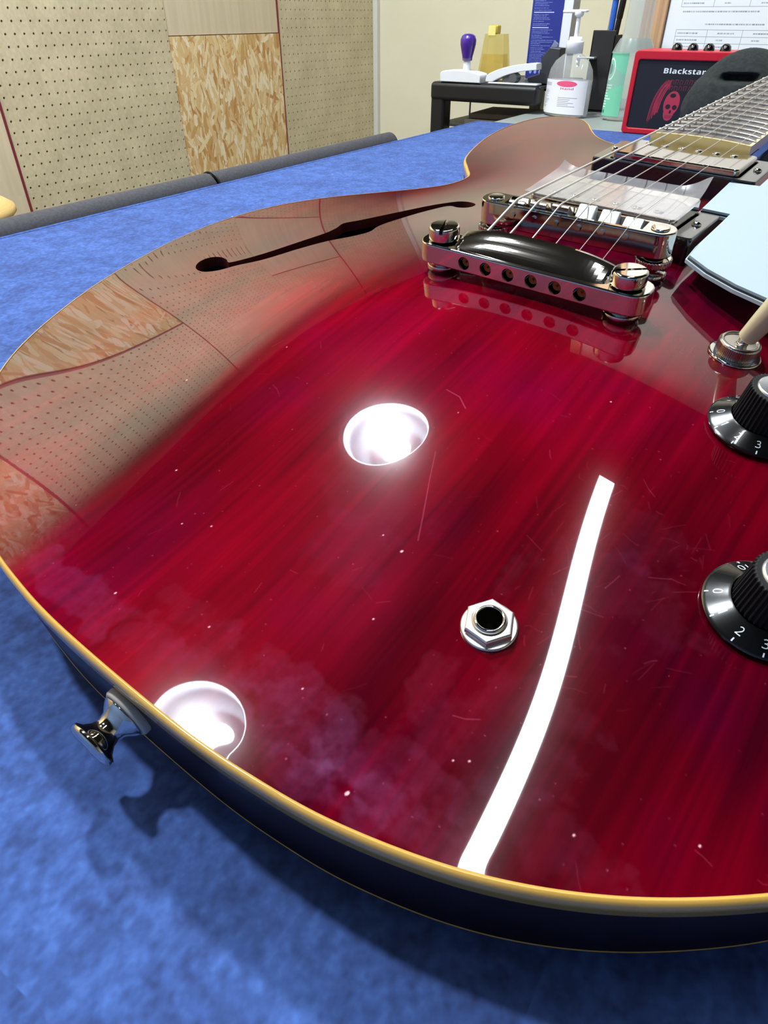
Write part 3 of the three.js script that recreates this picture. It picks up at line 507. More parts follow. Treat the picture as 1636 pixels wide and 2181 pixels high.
// pickguard: a slim three-layer plate under white film
{
  const t = group('pickguard', guitar);
  const zt = (y) => 6.8 - 0.052 * y;
  const edge = [[47.6, 9], [58.5, -1.2], [72, -9.9], [86.5, -16.4], [98, -19], [108, -14], [112, 0], [110, 30], [100, 70], [88, 110], [76, 150], [66, 176], [47, 178], [46.4, 164.5], [46.4, 118.5], [32.2, 116.5], [33.6, 68], [46.6, 67.2], [46.6, 24]];
  const mk = (off) => { const n = edge.length; const s = new THREE.Shape(); edge.forEach((p, i) => { const a = edge[(i + n - 1) % n], b = edge[(i + 1) % n]; const d1 = [p[0] - a[0], p[1] - a[1]], d2 = [b[0] - p[0], b[1] - p[1]], l1 = Math.hypot(...d1), l2 = Math.hypot(...d2); const nx = -(d1[1] / l1 + d2[1] / l2), ny = d1[0] / l1 + d2[0] / l2, l = Math.hypot(nx, ny); const q = [p[0] + nx / l * off, p[1] + ny / l * off]; (i ? s.lineTo(...q) : s.moveTo(...q)); }); s.closePath(); return s; };
  const lean = (g) => { const p = g.attributes.position; for (let i = 0; i < p.count; i++) p.setZ(i, p.getZ(i) + zt(p.getY(i))); g.computeVertexNormals(); return g; };
  const area = (s) => THREE.ShapeUtils.area(s.getPoints()); const sgn = area(new THREE.Shape(edge.map((p) => new THREE.Vector2(...p)))) > 0 ? 1 : -1;
  gpart('lower_ply', lean(zext(mk(0), -2.6, -1.2)), phy({ color: 0xb4c2ca, roughness: 0.25 }), t);
  gpart('black_ply', lean(zext(mk(sgn * 0.7), -1.2, -0.5)), phy({ color: 0x14181c, roughness: 0.3 }), t);
  const up = gpart('upper_ply', lean(zext(mk(sgn * 1.3), -0.5, 0.5)), phy({ color: 0xabbfca, roughness: 0.3 }), t);
  gpart('bracket', box(10, 10, 12, 95, 20, -4), nickelSoft, t);
}
// toggle switch
{
  const t = group('toggle_switch', guitar), x = 83.8, y = -35;
  gpart('washer', seat(zl([[5, 0.9], [8.6, 0.9], [9.25, 0.5], [9.25, -0.3], [5, -0.3]], 56), x, y), nickel, t);
  gpart('knurled_nut', seat(merge([zext(gear(6.95, 7.35, 64), 0.8, 5.2, 0.3, 2), zl([[7.2, 4.9], [6.8, 5.7], [5.9, 5.8], [5.6, 5.2], [5.5, 3.0], [4.6, 2.8], [4.3, 3.6], [3.6, 3.7], [3.2, 3], [0, 3]], 48)]), x, y), nickelSoft, t);
  const a = new THREE.Vector3(x + 1.2, y - 1.0, topZ(x, y) + 5.2), d = new THREE.Vector3(0.36, -0.02, 0.93).normalize(), q = new THREE.Quaternion().setFromUnitVectors(new THREE.Vector3(0, 0, 1), d);
  gpart('lever', zl([[0, 5], [1.8, 5], [2, 0], [2.4, -1.5], [0, -1.5]], 24).applyQuaternion(q).translate(a.x, a.y, a.z), nickel, t);
  const tip = gpart('switch_tip', zl([[0, 25], [2.4, 24.6], [4, 23.2], [4.4, 21], [4.0, 12], [3.4, 3.4], [3.0, 2.8], [0, 2.8]], 32).applyQuaternion(q).translate(a.x, a.y, a.z), phy({ color: 0xdcd0a6, roughness: 0.3, clearcoat: 0.5 }), t); tip.userData.label = 'cream switch tip';
}
// control knobs with numbered skirts
const skirtTex = canvasTex(2048, 160, (c, w, h) => {
  c.fillStyle = '#0a0b0d'; c.fillRect(0, 0, w, h); c.fillStyle = '#eef4fa'; c.strokeStyle = '#eef4fa'; c.textAlign = 'center'; c.textBaseline = 'middle'; c.font = '86px sans-serif';
  for (let k = 0; k <= 10; k++) { const u = (k * 30 + 15) / 360 * w; c.save(); c.translate(u, h * 0.46); c.scale(1.0, 1); c.fillText(String(k), 0, 0); c.restore(); c.fillRect(u - 4, h * 0.82, 9, 22); }
});
const skirtMat = phy({ map: skirtTex, roughness: 0.22, clearcoat: 1, clearcoatRoughness: 0.04 });
function makeKnob(x, y) {
  const t = group('control_knob', guitar), N = 96, pos = [], uv = [], idx = [], rad = [[9.2, 4.9], [9.8, 4.5], [14.3, 2.2], [15.1, 1.5]], vs = [1, 0.92, 0.08, 0.0];
  for (let i = 0; i <= N; i++) { const a = (180 + 360 * i / N) * Math.PI / 180; rad.forEach(([r, z], k) => { pos.push(r * Math.cos(a), r * Math.sin(a), z); uv.push(i / N, vs[k]); }); }
  for (let i = 0; i < N; i++) for (let k = 0; k < 3; k++) { const a = i * 4 + k, b = a + 4; idx.push(a, a + 1, b + 1, a, b + 1, b); }
  const g = new THREE.BufferGeometry(); g.setAttribute('position', new THREE.Float32BufferAttribute(pos, 3)); g.setAttribute('uv', new THREE.Float32BufferAttribute(uv, 2)); g.setIndex(idx); g.computeVertexNormals();
  gpart('numbered_skirt', seat(g, x, y), skirtMat, t);
  gpart('skirt_base', seat(zl([[15.1, 1.5], [15.0, 0.7], [14.4, 0.5], [0, 0.5]], 64), x, y), blackGloss, t);
  const body = zext(gear(8.4, 8.9, 40), 0, 11.5, 0.4, 2); const p = body.attributes.position; for (let i = 0; i < p.count; i++) { const k = 1 - 0.09 * Math.max(0, p.getZ(i)) / 11.5; p.setXY(i, p.getX(i) * k, p.getY(i) * k); } body.computeVertexNormals();
  gpart('ridged_grip', seat(body.translate(0, 0, 4.6), x, y), std({ color: 0x040405, roughness: 0.75 }), t);
  gpart('silver_cap', seat(zl([[0, 16.9], [5.6, 16.8], [6.1, 16.5], [6.2, 16]], 48), x, y), std({ color: 0xdfe3e8, metalness: 0.9, roughness: 0.22 }), t);
}
makeKnob(125.2, -140.4); makeKnob(102.3, -73.0);
// output jack
{
  const t = group('output_jack', guitar), x = 71.0, y = -184.0, hex = new THREE.Shape(); for (let k = 0; k < 6; k++) { const a = k * Math.PI / 3 + 0.95; (k ? hex.lineTo(6.9 * Math.cos(a), 6.9 * Math.sin(a)) : hex.moveTo(6.9 * Math.cos(a), 6.9 * Math.sin(a))); } hex.closePath();
  const hole = new THREE.Path(); hole.absarc(0, 0, 4.2, 0, Math.PI * 2, true); hex.holes.push(hole);
  const jackMetal = std({ color: 0xe4e2de, metalness: 1, roughness: 0.36 });
  gpart('washer', seat(zl([[3.5, 0.95], [6.9, 0.95], [7.4, 0.6], [7.4, -0.3], [3.5, -0.3]], 56), x, y), jackMetal, t);
  gpart('hex_nut', seat(zext(hex, 0.9, 3.4, 0.8, 4, 24), x, y), jackMetal, t);
  gpart('socket', seat(zl([[3.2, -14], [3.2, 4.0], [3.4, 4.3], [3.8, 4.3], [4.25, 4.0], [4.25, 0]], 48), x, y), nickel, t);
  gpart('socket_floor', seat(zl([[0, -13], [3.25, -13]], 24), x, y), paint(0x0a0a0a), t);
}
// strap button at the tail
{
  const t = group('strap_button', guitar), z = RZ - 17, out = (g) => g.rotateX(Math.PI).translate(0, -250.4, z);
  const yl = (pts, n = 40) => lathe(pts, n);
  gpart('felt_washer', out(yl([[0, 0], [7.4, 0], [7.8, 0.6], [7.8, 2.2], [7.2, 2.9], [0, 2.9]])), std({ color: 0xc9c5ba, roughness: 0.95 }), t);
  gpart('button', out(yl([[0, 2.8], [6.8, 2.8], [7, 3.4], [6, 4.6], [4.4, 6.2], [3.9, 8], [4.3, 9.8], [5.8, 11.6], [7.3, 12.4], [7.5, 13.2], [7.2, 14.2], [5.5, 14.8], [3.2, 15], [2.8, 14.2], [0, 14.2]])), nickel, t);
}
// cradle under the headstock, out of the picture, that holds the neck up
// ------------------------------------------------------------------ bench, rack and goods beyond the table
const V = (rx, z, y) => [rx * -z, y + CAMY, z];              // a place on the ray x / -z at depth z, y from the camera
const greyTop = std({ color: 0x8f9793, roughness: 0.45 });
{
  const t = thing('side_bench', 'grey topped bench standing behind the blue table with bottles and amplifier', 'bench');
  const x0 = -0.66, x1 = 0.9, z0 = -2.05, z1 = -1.436;
  mesh('bench_top', rbox(x1 - x0, 0.03, z1 - z0, 0.006, (x0 + x1) / 2, TABLE - 0.0155, (z0 + z1) / 2), greyTop, t);
  for (const [x, z] of [[x0 + 0.05, z0 + 0.05], [x1 - 0.05, z0 + 0.05], [x0 + 0.05, z1 - 0.05], [x1 - 0.05, z1 - 0.05]]) mesh('bench_leg', rbox(0.04, TABLE - 0.03, 0.04, 0.004, x, (TABLE - 0.03) / 2, z), paint(0x55595a, 0.5), t);
}
{
  const t = thing('notice_board', 'tall pale notice board with a tan wooden post rising behind the red amplifier', 'notice board');
  const z = -1.70, x0 = 0.2747 * z, x1 = 0.2467 * z;
  mesh('wooden_post', metricUV(rbox(x1 - x0, 1.56, 0.05, 0.003, (x0 + x1) / 2, TABLE + 0.0005 + 0.78, z - 0.02), (x) => x * 6, (x, y) => y * 1.2), std({ roughness: 0.7, map: pixelTex(256, 512, (u, v) => { const n = (fbm(u * 40, v * 5, 4) - 0.5) * 40; return [186 + n, 148 + n, 112 + n]; }) }), t);
  mesh('board_panel', box(1.5, 1.56, 0.012, x1 + 0.75, TABLE + 0.0005 + 0.78, z - 0.012), paint(0xd8d3c8, 0.7), t);
}
{
  const z = -1.7035, x1 = 0.2462 * z;
  const o = mesh('paper_form', box(0.34, 0.3, 0.0008, x1 + 0.172, CAMY + 0.02, z + 0.0012), std({ roughness: 0.8, map: canvasTex(1360, 1200, (c, w, h) => {
    c.fillStyle = '#e8edf2'; c.fillRect(0, 0, w, h); c.strokeStyle = '#8f98a3'; c.fillStyle = '#7f8894'; c.lineWidth = 3;
    const dash = (x, y, L) => { for (let k = 0; k < L;) { const d = rr(10, 26); c.globalAlpha = rr(0.45, 0.9); c.fillRect(x + k, y, d * 0.8, 9); k += d; } c.globalAlpha = 1; };
    const grid = (x, y, cols, rows, rh) => { const W = cols.reduce((a, b) => a + b); for (let r = 0; r <= rows; r++) { c.beginPath(); c.moveTo(x, y + r * rh); c.lineTo(x + W, y + r * rh); c.stroke(); } let q = x; for (const k of [0, ...cols]) { q += k; c.beginPath(); c.moveTo(q, y); c.lineTo(q, y + rows * rh); c.stroke(); } for (let r = 0; r < rows; r++) { let p = x; cols.forEach((k, i) => { dash(p + k * (i ? 0.3 : 0.06), y + r * rh + rh * 0.4, k * (r === 0 && i ? 0.45 : i ? 0.18 : 0.6)); p += k; }); } };
    dash(300, 60, 500); dash(120, 130, 900); dash(330, 330, 420); grid(90, 370, [240, 260, 260, 260], 6, 44); dash(110, 660, 560); dash(300, 740, 420); grid(90, 780, [240, 260, 260, 260], 5, 44);
  }) })); o.userData = { label: 'white printed form with tables pinned to the pale notice board', category: 'paper' };
}
{
  const t = thing('board_stack', 'two thin grey brown boards stacked on the lower shelf of the black rack', 'boards', [-0.748, TABLE - 0.0328, -1.7]);
  const bm = std({ roughness: 0.8, color: 0x7a7464 });
  mesh('board', rbox(0.135, 0.011, 0.17, 0.0015, 0, 0.006, 0), bm, t); mesh('board', rbox(0.13, 0.011, 0.15, 0.0015, 0.002, 0.0176, -0.004).rotateY(0.08), bm, t);
}
// red practice amplifier
{
  const z = -1.41, x0 = 0.2755 * z, t = thing('guitar_amplifier', 'small red guitar amplifier with black front and printed skull', 'amplifier', [x0 + 0.085, TABLE, z]);
  const red = phy({ color: 0xc4182a, roughness: 0.4 });
  const s = rrect(-0.085, 0.0004, 0.085, 0.1262, 0.007), hole = rrect(-0.076, 0.0095, 0.076, 0.1125, 0.004); s.holes.push(hole);
  mesh('cabinet', new THREE.ExtrudeGeometry(s, { depth: 0.092, bevelEnabled: true, bevelSize: 0.0018, bevelThickness: 0.002, bevelOffset: -0.0018, bevelSegments: 3, curveSegments: 8 }).translate(0, 0, -0.096), red, t);
  const front = metricUV(box(0.152, 0.103, 0.004, 0, 0.061, -0.0065), (x) => (x + 0.076) / 0.152, (x, y) => (y - 0.0095) / 0.103);
  mesh('front_panel', front, phy({ roughness: 0.5, map: canvasTex(1216, 824, (c, w, h) => {
    c.fillStyle = '#15171d'; c.fillRect(0, 0, w, h); c.fillStyle = '#eef2f5'; c.font = 'bold 92px sans-serif'; c.save(); c.translate(352, 150); c.scale(1.36, 0.92); c.fillText('Blackstar', 0, 0); c.restore();
    // red print: hair strands and a bare skull, rough lettering
    c.strokeStyle = '#8f2238'; c.lineCap = 'round';
    for (let k = 0; k < 40; k++) { c.lineWidth = rr(4, 11); c.strokeStyle = k % 3 ? '#97243b' : (k % 2 ? '#5c1f30' : '#b02b45'); const q = rr(0, 1); c.beginPath(); c.moveTo(420 + q * 90, 215 + rr(0, 90)); c.bezierCurveTo(330 + q * 120, 330, 270 + q * 150, 470, 280 + q * 130 + rr(-15, 15), 520 + (1 - q) * 190 + rr(0, 60)); c.stroke(); }
    c.fillStyle = '#b3304a'; c.beginPath(); c.ellipse(560, 500, 105, 150, 0.12, 0, 7); c.fill(); c.beginPath(); c.ellipse(545, 620, 70, 90, 0.1, 0, 7); c.fill();
    c.fillStyle = '#22141c'; for (const [x, y, a, b] of [[520, 540, 34, 30], [610, 545, 32, 30], [563, 600, 14, 22], [560, 405, 40, 26]]) { c.beginPath(); c.ellipse(x, y, a, b, 0, 0, 7); c.fill(); }
    for (let k = 0; k < 6; k++) c.fillRect(505 + k * 19, 640, 6, 40);
    c.strokeStyle = '#6e2234'; c.lineWidth = 8; for (let k = 0; k < 12; k++) { const x = 490 + (k % 6) * 62, y = 220 + Math.floor(k / 6) * 72; c.beginPath(); c.moveTo(x, y + 50); c.lineTo(x + rr(0, 16), y); c.lineTo(x + 38, y + rr(0, 14)); c.lineTo(x + rr(24, 38), y + 50); c.stroke(); }
  }) }), t);
  for (let i = 0; i < 4; i++) mesh('amp_knob', lathe([[0, 0.0105], [0.004, 0.0102], [0.0078, 0.0065], [0.0092, 0.0015], [0.0092, 0]], 12).translate(-0.023 + i * 0.0262, 0.1262, -0.032), blackGloss, t);
}
// black fabric cap in front of the amplifier
{
  const g = new THREE.SphereGeometry(1, 144, 110), p = g.attributes.position;
  for (let i = 0; i < p.count; i++) {
    let x = p.getX(i), y = p.getY(i), z = p.getZ(i); const n = 1 + 0.05 * (fbm(x * 3 + 5, y * 3 + z * 2, 3) - 0.5) * 2; x *= n; z *= n;
    const up = Math.max(-0.55, y); x -= 0.16 * (up + 0.55); const crease = Math.exp(-(((x + 0.25) * 0.8 - (z - 0.9)) ** 2) * 30) * 0.05;
    const slit = z > 0.15 ? Math.exp(-(((up - 0.58 - 0.03 * x) / 0.06) ** 4)) * 0.5 * Math.max(0, Math.min(1, (0.34 - Math.abs(x + 0.3)) * 8)) : 0; z += z > 0 && up < 0.54 ? 0.12 * Math.min(1, (0.54 - up) * 20) : 0; x -= x < 0 ? 0.0 : 0; x *= 1 - 0.2 * Math.max(0, up) * (x < 0 ? 1 : 0.2);
    p.setXYZ(i, x * 0.098, (up + 0.55) * 0.0868, z * (1 - slit) * 0.055 - crease * 0.06);
  }
  const gg = mergeVertices(g); gg.computeVertexNormals();
  const t = thing('fabric_cap', 'crumpled black fabric cap resting against the red amplifier', 'cap', [-0.168, TABLE + 0.0004, -1.338]);
  const cloth = std({ color: 0x3a3f3e, roughness: 0.95, map: pixelTex(256, 256, (u, v) => { const n = fbm(u * 90, v * 90, 2) * 90; return [120 + n, 126 + n, 126 + n]; }) });
  mesh('crown', gg, cloth, t);
}
// pump bottle
const clear = (hex, r = 0.05) => phy({ color: hex, transmission: 0.82, thickness: 0, roughness: r, ior: 1.45, side: THREE.DoubleSide });
const whitePlastic = phy({ color: 0xe9edf0, roughness: 0.35 });
function label(draw, w = 512, h = 512) { return std({ map: canvasTex(w, h, draw), roughness: 0.55, side: THREE.DoubleSide }); }
{
  const [x, , z] = V(-0.3535, -1.603, 0), t = thing('pump_bottle', 'clear sanitizer pump bottle with white pump and pink spotted label', 'bottle', [x, TABLE, z], -0.35);
  const sq = (g) => g.scale(1.17, 1, 0.66);
  mesh('bottle_body', sq(lathe([[0, 0.001], [0.042, 0.001], [0.046, 0.004], [0.0465, 0.06], [0.0465, 0.068], [0.0435, 0.084], [0.035, 0.098], [0.022, 0.108], [0.0145, 0.112], [0.0145, 0.119]], 56)), clear(0xf4f8fa), t);
  mesh('gel', sq(lathe([[0, 0.003], [0.041, 0.003], [0.0445, 0.006], [0.0448, 0.066], [0, 0.066]], 48)), phy({ color: 0xf2f0f6, transmission: 0.7, thickness: 0, roughness: 0.25 }), t);
  const lg = new THREE.CylinderGeometry(0.0472, 0.0472, 0.06, 48, 1, true, -1.35, 2.7).scale(1.17, 1, 0.67).translate(0, 0.036, 0);
  mesh('label', lg, label((c, w, h) => { c.fillStyle = '#e6e9f0'; c.fillRect(0, 0, w, h); c.fillStyle = '#e2557e'; c.beginPath(); c.ellipse(w * 0.62, h * 0.1, w * 0.17, h * 0.09, 0, 0, 7); c.fill(); c.fillStyle = '#c44a86'; c.font = 'bold 46px sans-serif'; c.fillText('Hand', w * 0.52, h * 0.27); c.fillStyle = '#8d93a2'; for (let r = 0; r < 14; r++) c.fillRect(w * 0.08, h * 0.3 + r * 20, rr(60, 120), 7); for (let r = 0; r < 6; r++) c.fillRect(w * 0.5, h * 0.5 + r * 26, rr(90, 190), 9); c.fillStyle = '#b9bfcc'; c.fillRect(w * 0.06, h * 0.08, w * 0.28, h * 0.1); }), t);
  const pump = group('pump', t);
  mesh('collar', lathe([[0, 0.139], [0.0125, 0.139], [0.013, 0.133], [0.0165, 0.132], [0.0175, 0.129], [0.0175, 0.111], [0, 0.111]], 40), whitePlastic, pump);
  mesh('stem', lathe([[0, 0.176], [0.004, 0.176], [0.0045, 0.138], [0, 0.138]], 24), whitePlastic, pump);
  mesh('pump_head', [lathe([[0, 0.181], [0.008, 0.181], [0.009, 0.179], [0.009, 0.174], [0.006, 0.171], [0, 0.171]], 30), rbox(0.044, 0.006, 0.011, 0.0028, -0.018, 0.1802, 0), rbox(0.016, 0.004, 0.01, 0.0019, 0.012, 0.1808, 0)], whitePlastic, pump);
}
// clear trigger bottle with a mint label
{
  const [x, , z] = V(-0.275, -1.60, 0), t = thing('spray_bottle', 'tall clear bottle with mint green label beside the red amplifier', 'bottle', [x - 0.004, TABLE, z], 0.25);
  mesh('bottle_body', lathe([[0, 0.001], [0.036, 0.001], [0.04, 0.005], [0.0405, 0.07], [0.039, 0.1], [0.034, 0.122], [0.027, 0.138], [0.025, 0.15], [0.024, 0.2], [0.02, 0.212], [0.012, 0.216], [0, 0.216]], 48).scale(1, 1, 0.7), clear(0xeef4f6), t);
  const lg = new THREE.CylinderGeometry(0.0385, 0.0412, 0.108, 40, 1, true, -1.9, 1.75).scale(1, 1, 0.71).translate(0, 0.062, 0);
  mesh('label', lg, label((c, w, h) => { c.fillStyle = '#6fc3a2'; c.fillRect(0, 0, w, h); c.strokeStyle = '#e8f6ef'; c.lineWidth = 14; c.beginPath(); c.ellipse(w * 0.42, h * 0.26, w * 0.2, h * 0.16, 0, 0, 7); c.stroke(); c.fillStyle = '#2f6f58'; c.beginPath(); c.ellipse(w * 0.42, h * 0.26, w * 0.1, h * 0.08, 0, 0, 7); c.fill(); c.fillStyle = '#d7efe4'; for (let r = 0; r < 9; r++) c.fillRect(w * 0.2, h * 0.5 + r * 22, rr(120, 260), 9); c.fillStyle = '#163b30'; c.beginPath(); c.arc(w * 0.3, h * 0.93, 16, 0, 7); c.fill(); c.beginPath(); c.arc(w * 0.42, h * 0.93, 16, 0, 7); c.fill(); }), t);
  mesh('shoulder_sleeve', lathe([[0.0402, 0.114], [0.035, 0.126], [0.0285, 0.138]], 40).scale(1.02, 1, 0.73), clear(0xdfe9e6, 0.2), t);
}
// black pen stand with a few tools
{
  const [x, , z] = V(-0.313, -1.73, 0), t = thing('tool_holder', 'black plastic holder full of pens between the two clear bottles', 'pen holder', [x, TABLE, z]);
  const blk = std({ color: 0x17181a, roughness: 0.6 });
  mesh('box', [rbox(0.05, 0.006, 0.05, 0.002, 0, 0.0035, 0), rbox(0.05, 0.148, 0.004, 0.0015, 0, 0.0745, 0.023), rbox(0.05, 0.12, 0.004, 0.0015, 0, 0.0605, -0.023), rbox(0.004, 0.14, 0.05, 0.0015, -0.023, 0.0705, 0), rbox(0.004, 0.14, 0.05, 0.0015, 0.023, 0.0705, 0)], blk, t);
  mesh('clip_arm', [rbox(0.04, 0.004, 0.018, 0.0015, -0.028, 0.1, 0.034), rbox(0.006, 0.02, 0.006, 0.002, -0.045, 0.094, 0.034)], std({ color: 0xc8ccd0, roughness: 0.3, metalness: 0.6 }), t);
  const pens = [['black_marker', 'black marker pen leaning in the black tool holder', 0x121214, 0.016, 0.22, 0.12], ['blue_pen', 'blue pen standing in the black tool holder', 0x1f3f86, 0.011, 0.2, 0.02], ['steel_driver', 'slim steel screwdriver with black ball grip in the black tool holder', 0xb9bec4, 0.006, 0.205, 0.06]];
  pens.forEach(([n, l, c, dx, H, a]) => {
    const o = thing(n, l, n === 'steel_driver' ? 'screwdriver' : 'pen', [x + dx - 0.008, TABLE + 0.008, z]); o.rotation.z = -a * 0.55;
    mesh('shaft', lathe([[0, 0.0], [0.004, 0.003], [0.0055, 0.02], [0.0055, H - 0.012], [0.003, H], [0, H]], 20), std({ color: c, roughness: 0.35, metalness: n === 'steel_driver' ? 0.8 : 0 }), o);
    if (n === 'steel_driver') mesh('grip', new THREE.SphereGeometry(0.012, 24, 16).scale(1, 0.85, 1).translate(0, H - 0.004, 0), blk, o); else mesh('pen_cap', lathe([[0.0058, H - 0.06], [0.0064, H - 0.058], [0.0064, H - 0.004], [0, H + 0.001]], 20), std({ color: n === 'blue_pen' ? 0x2a5fc0 : 0x0c0c0e, roughness: 0.3 }), o);
  });
}
// black rack beyond the table corner
const RK = { x0: -0.893, x1: -0.63, z: -1.605, y: TABLE + 0.0517 };
{
  const t = thing('black_rack', 'black tubular rack standing beyond the table corner', 'rack');
  const blk = phy({ color: 0x141517, roughness: 0.42 });

  mesh('rack_leg', rbox(0.036, RK.y - 0.01, 0.04, 0.007, RK.x0 + 0.019, (RK.y - 0.01) / 2, RK.z), blk, t);
  mesh('rack_rail', rbox(0.265, 0.037, 0.045, 0.009, RK.x0 + 0.1325, RK.y - 0.0185, RK.z), blk, t);
  mesh('rack_rail', rbox(0.265, 0.03, 0.03, 0.006, RK.x0 + 0.1325, RK.y - 0.015, RK.z - 0.26), blk, t);
  mesh('rack_shelf', rbox(0.222, 0.006, 0.25, 0.002, RK.x0 + 0.115, TABLE - 0.036, RK.z - 0.135), std({ color: 0x55564f, roughness: 0.6 }), t);
  mesh('rack_leg', rbox(0.03, RK.y - 0.03, 0.03, 0.005, RK.x0 + 0.155, (RK.y - 0.03) / 2, RK.z - 0.26), std({ color: 0x8b8f8c, roughness: 0.5 }), t);
  mesh('rack_shelf', rbox(0.265, 0.006, 0.27, 0.002, RK.x0 + 0.1325, RK.y - 0.004, RK.z - 0.13), std({ color: 0x33373a, roughness: 0.5 }), t);
  mesh('wire_hook', [new THREE.CylinderGeometry(0.0022, 0.0022, 0.06, 10).translate(RK.x0 + 0.066, RK.y - 0.072, RK.z - 0.06)], std({ color: 0xb9b6a6, roughness: 0.4, metalness: 0.7 }), t);
}
// white hand punch with a purple knob
{
  const t = thing('hand_stamp', 'white desk stamp with a bulbous purple knob on the black rack', 'stamp', [RK.x0 + 0.075, RK.y, RK.z]);
  const s = new THREE.Shape(); s.moveTo(-0.05, 0.0006); s.lineTo(-0.051, 0.016); s.quadraticCurveTo(-0.049, 0.021, -0.036, 0.0225); s.quadraticCurveTo(0.01, 0.026, 0.046, 0.018); s.quadraticCurveTo(0.051, 0.016, 0.051, 0.01); s.lineTo(0.051, 0.0006); s.closePath();
  mesh('base', new THREE.ExtrudeGeometry(s, { depth: 0.036, bevelEnabled: true, bevelSize: 0.0015, bevelThickness: 0.003, bevelOffset: -0.0015, bevelSegments: 3, curveSegments: 10 }).translate(0, 0, -0.018), whitePlastic, t);
  mesh('stem', lathe([[0, 0.045], [0.0078, 0.044], [0.0085, 0.022], [0, 0.02]], 30).translate(0.006, 0, 0), whitePlastic, t);
  const k = mesh('knob', lathe([[0, 0.09], [0.009, 0.0895], [0.0145, 0.086], [0.0175, 0.079], [0.0172, 0.07], [0.0142, 0.058], [0.0115, 0.048], [0.0108, 0.041], [0, 0.0405]], 44).translate(0.006, 0, 0), phy({ color: 0x46208c, roughness: 0.3, clearcoat: 0.5 }), t); k.userData.label = 'purple bulb knob';
}
// white lever tool lying beside it
{
  const t = thing('lever_punch', 'white plastic lever punch lying between the stamp and the pump bottle', 'punch', [RK.x0 + 0.189, RK.y, RK.z]);
  const s = new THREE.Shape(); s.moveTo(-0.052, 0.004); s.quadraticCurveTo(-0.054, 0.013, -0.046, 0.019); s.quadraticCurveTo(-0.01, 0.036, 0.055, 0.041); s.lineTo(0.064, 0.04); s.lineTo(0.065, 0.029); s.quadraticCurveTo(0.0, 0.024, -0.036, 0.004); s.closePath();
  mesh('lever', new THREE.ExtrudeGeometry(s, { depth: 0.026, bevelEnabled: true, bevelSize: 0.001, bevelThickness: 0.002, bevelOffset: -0.001, bevelSegments: 2, curveSegments: 10 }).translate(0, 0, -0.013), whitePlastic, t);
  mesh('foot', rbox(0.115, 0.0035, 0.03, 0.0015, 0.012, 0.0022, 0), whitePlastic, t);
  mesh('hinge', [rbox(0.03, 0.02, 0.02, 0.003, 0.0, 0.012, 0), new THREE.CylinderGeometry(0.009, 0.009, 0.024, 24).rotateX(Math.PI / 2).translate(0.012, 0.0125, 0.002)], std({ color: 0x6d7072, roughness: 0.4, metalness: 0.5 }), t);
}
{
  const t = thing('label_gun', 'dark grey hand tool lying behind the pump bottle', 'tool', [RK.x0 + 0.25, RK.y, RK.z - 0.05]);
  const s = new THREE.Shape(); s.moveTo(-0.03, 0.0005); s.lineTo(-0.035, 0.012); s.lineTo(-0.008, 0.02); s.lineTo(-0.006, 0.05); s.lineTo(0.01, 0.068); s.lineTo(0.034, 0.066); s.lineTo(0.036, 0.0005); s.closePath();
  mesh('tool_body', new THREE.ExtrudeGeometry(s, { depth: 0.03, bevelEnabled: true, bevelSize: 0.002, bevelThickness: 0.003, bevelOffset: -0.002, bevelSegments: 2 }).translate(0, 0, -0.015), std({ color: 0x2e3136, roughness: 0.5 }), t);
  mesh('clear_tab', rbox(0.012, 0.03, 0.004, 0.0015, -0.002, 0.066, 0.0).rotateZ(-0.5).translate(-0.02, 0.004, 0), clear(0xdfe6f2, 0.2), t);
}
// yellow perfume-like bottle
{
  const t = thing('glass_bottle', 'tapered clear bottle of yellow liquid with a gold cap', 'bottle', [RK.x0 + 0.102, RK.y, RK.z - 0.10]);
  const taper = (w0, w1, h0, h1, d) => { const g = new THREE.CylinderGeometry(w1 / Math.SQRT2, w0 / Math.SQRT2, h1 - h0, 4, 1).rotateY(Math.PI / 4).scale(1, 1, d).translate(0, (h0 + h1) / 2, 0).toNonIndexed(); g.computeVertexNormals(); return g; };
  mesh('bottle_body', taper(0.068, 0.046, 0.001, 0.088, 0.6), phy({ color: 0xf4ecc0, transmission: 0.9, thickness: 0, roughness: 0.08 }), t);
  mesh('liquid', taper(0.06, 0.05, 0.004, 0.05, 0.55), phy({ color: 0xfaf0b4, transmission: 0.9, thickness: 0, roughness: 0.1 }), t);
  mesh('cap', rbox(0.02, 0.017, 0.018, 0.003, -0.004, 0.096, 0), phy({ color: 0xd2b84c, roughness: 0.3, metalness: 0.3 }), t);
  mesh('paper_tag', rbox(0.018, 0.018, 0.0012, 0.0005, -0.005, 0.094, 0.0165), paint(0xe6dc84, 0.6), t);
}
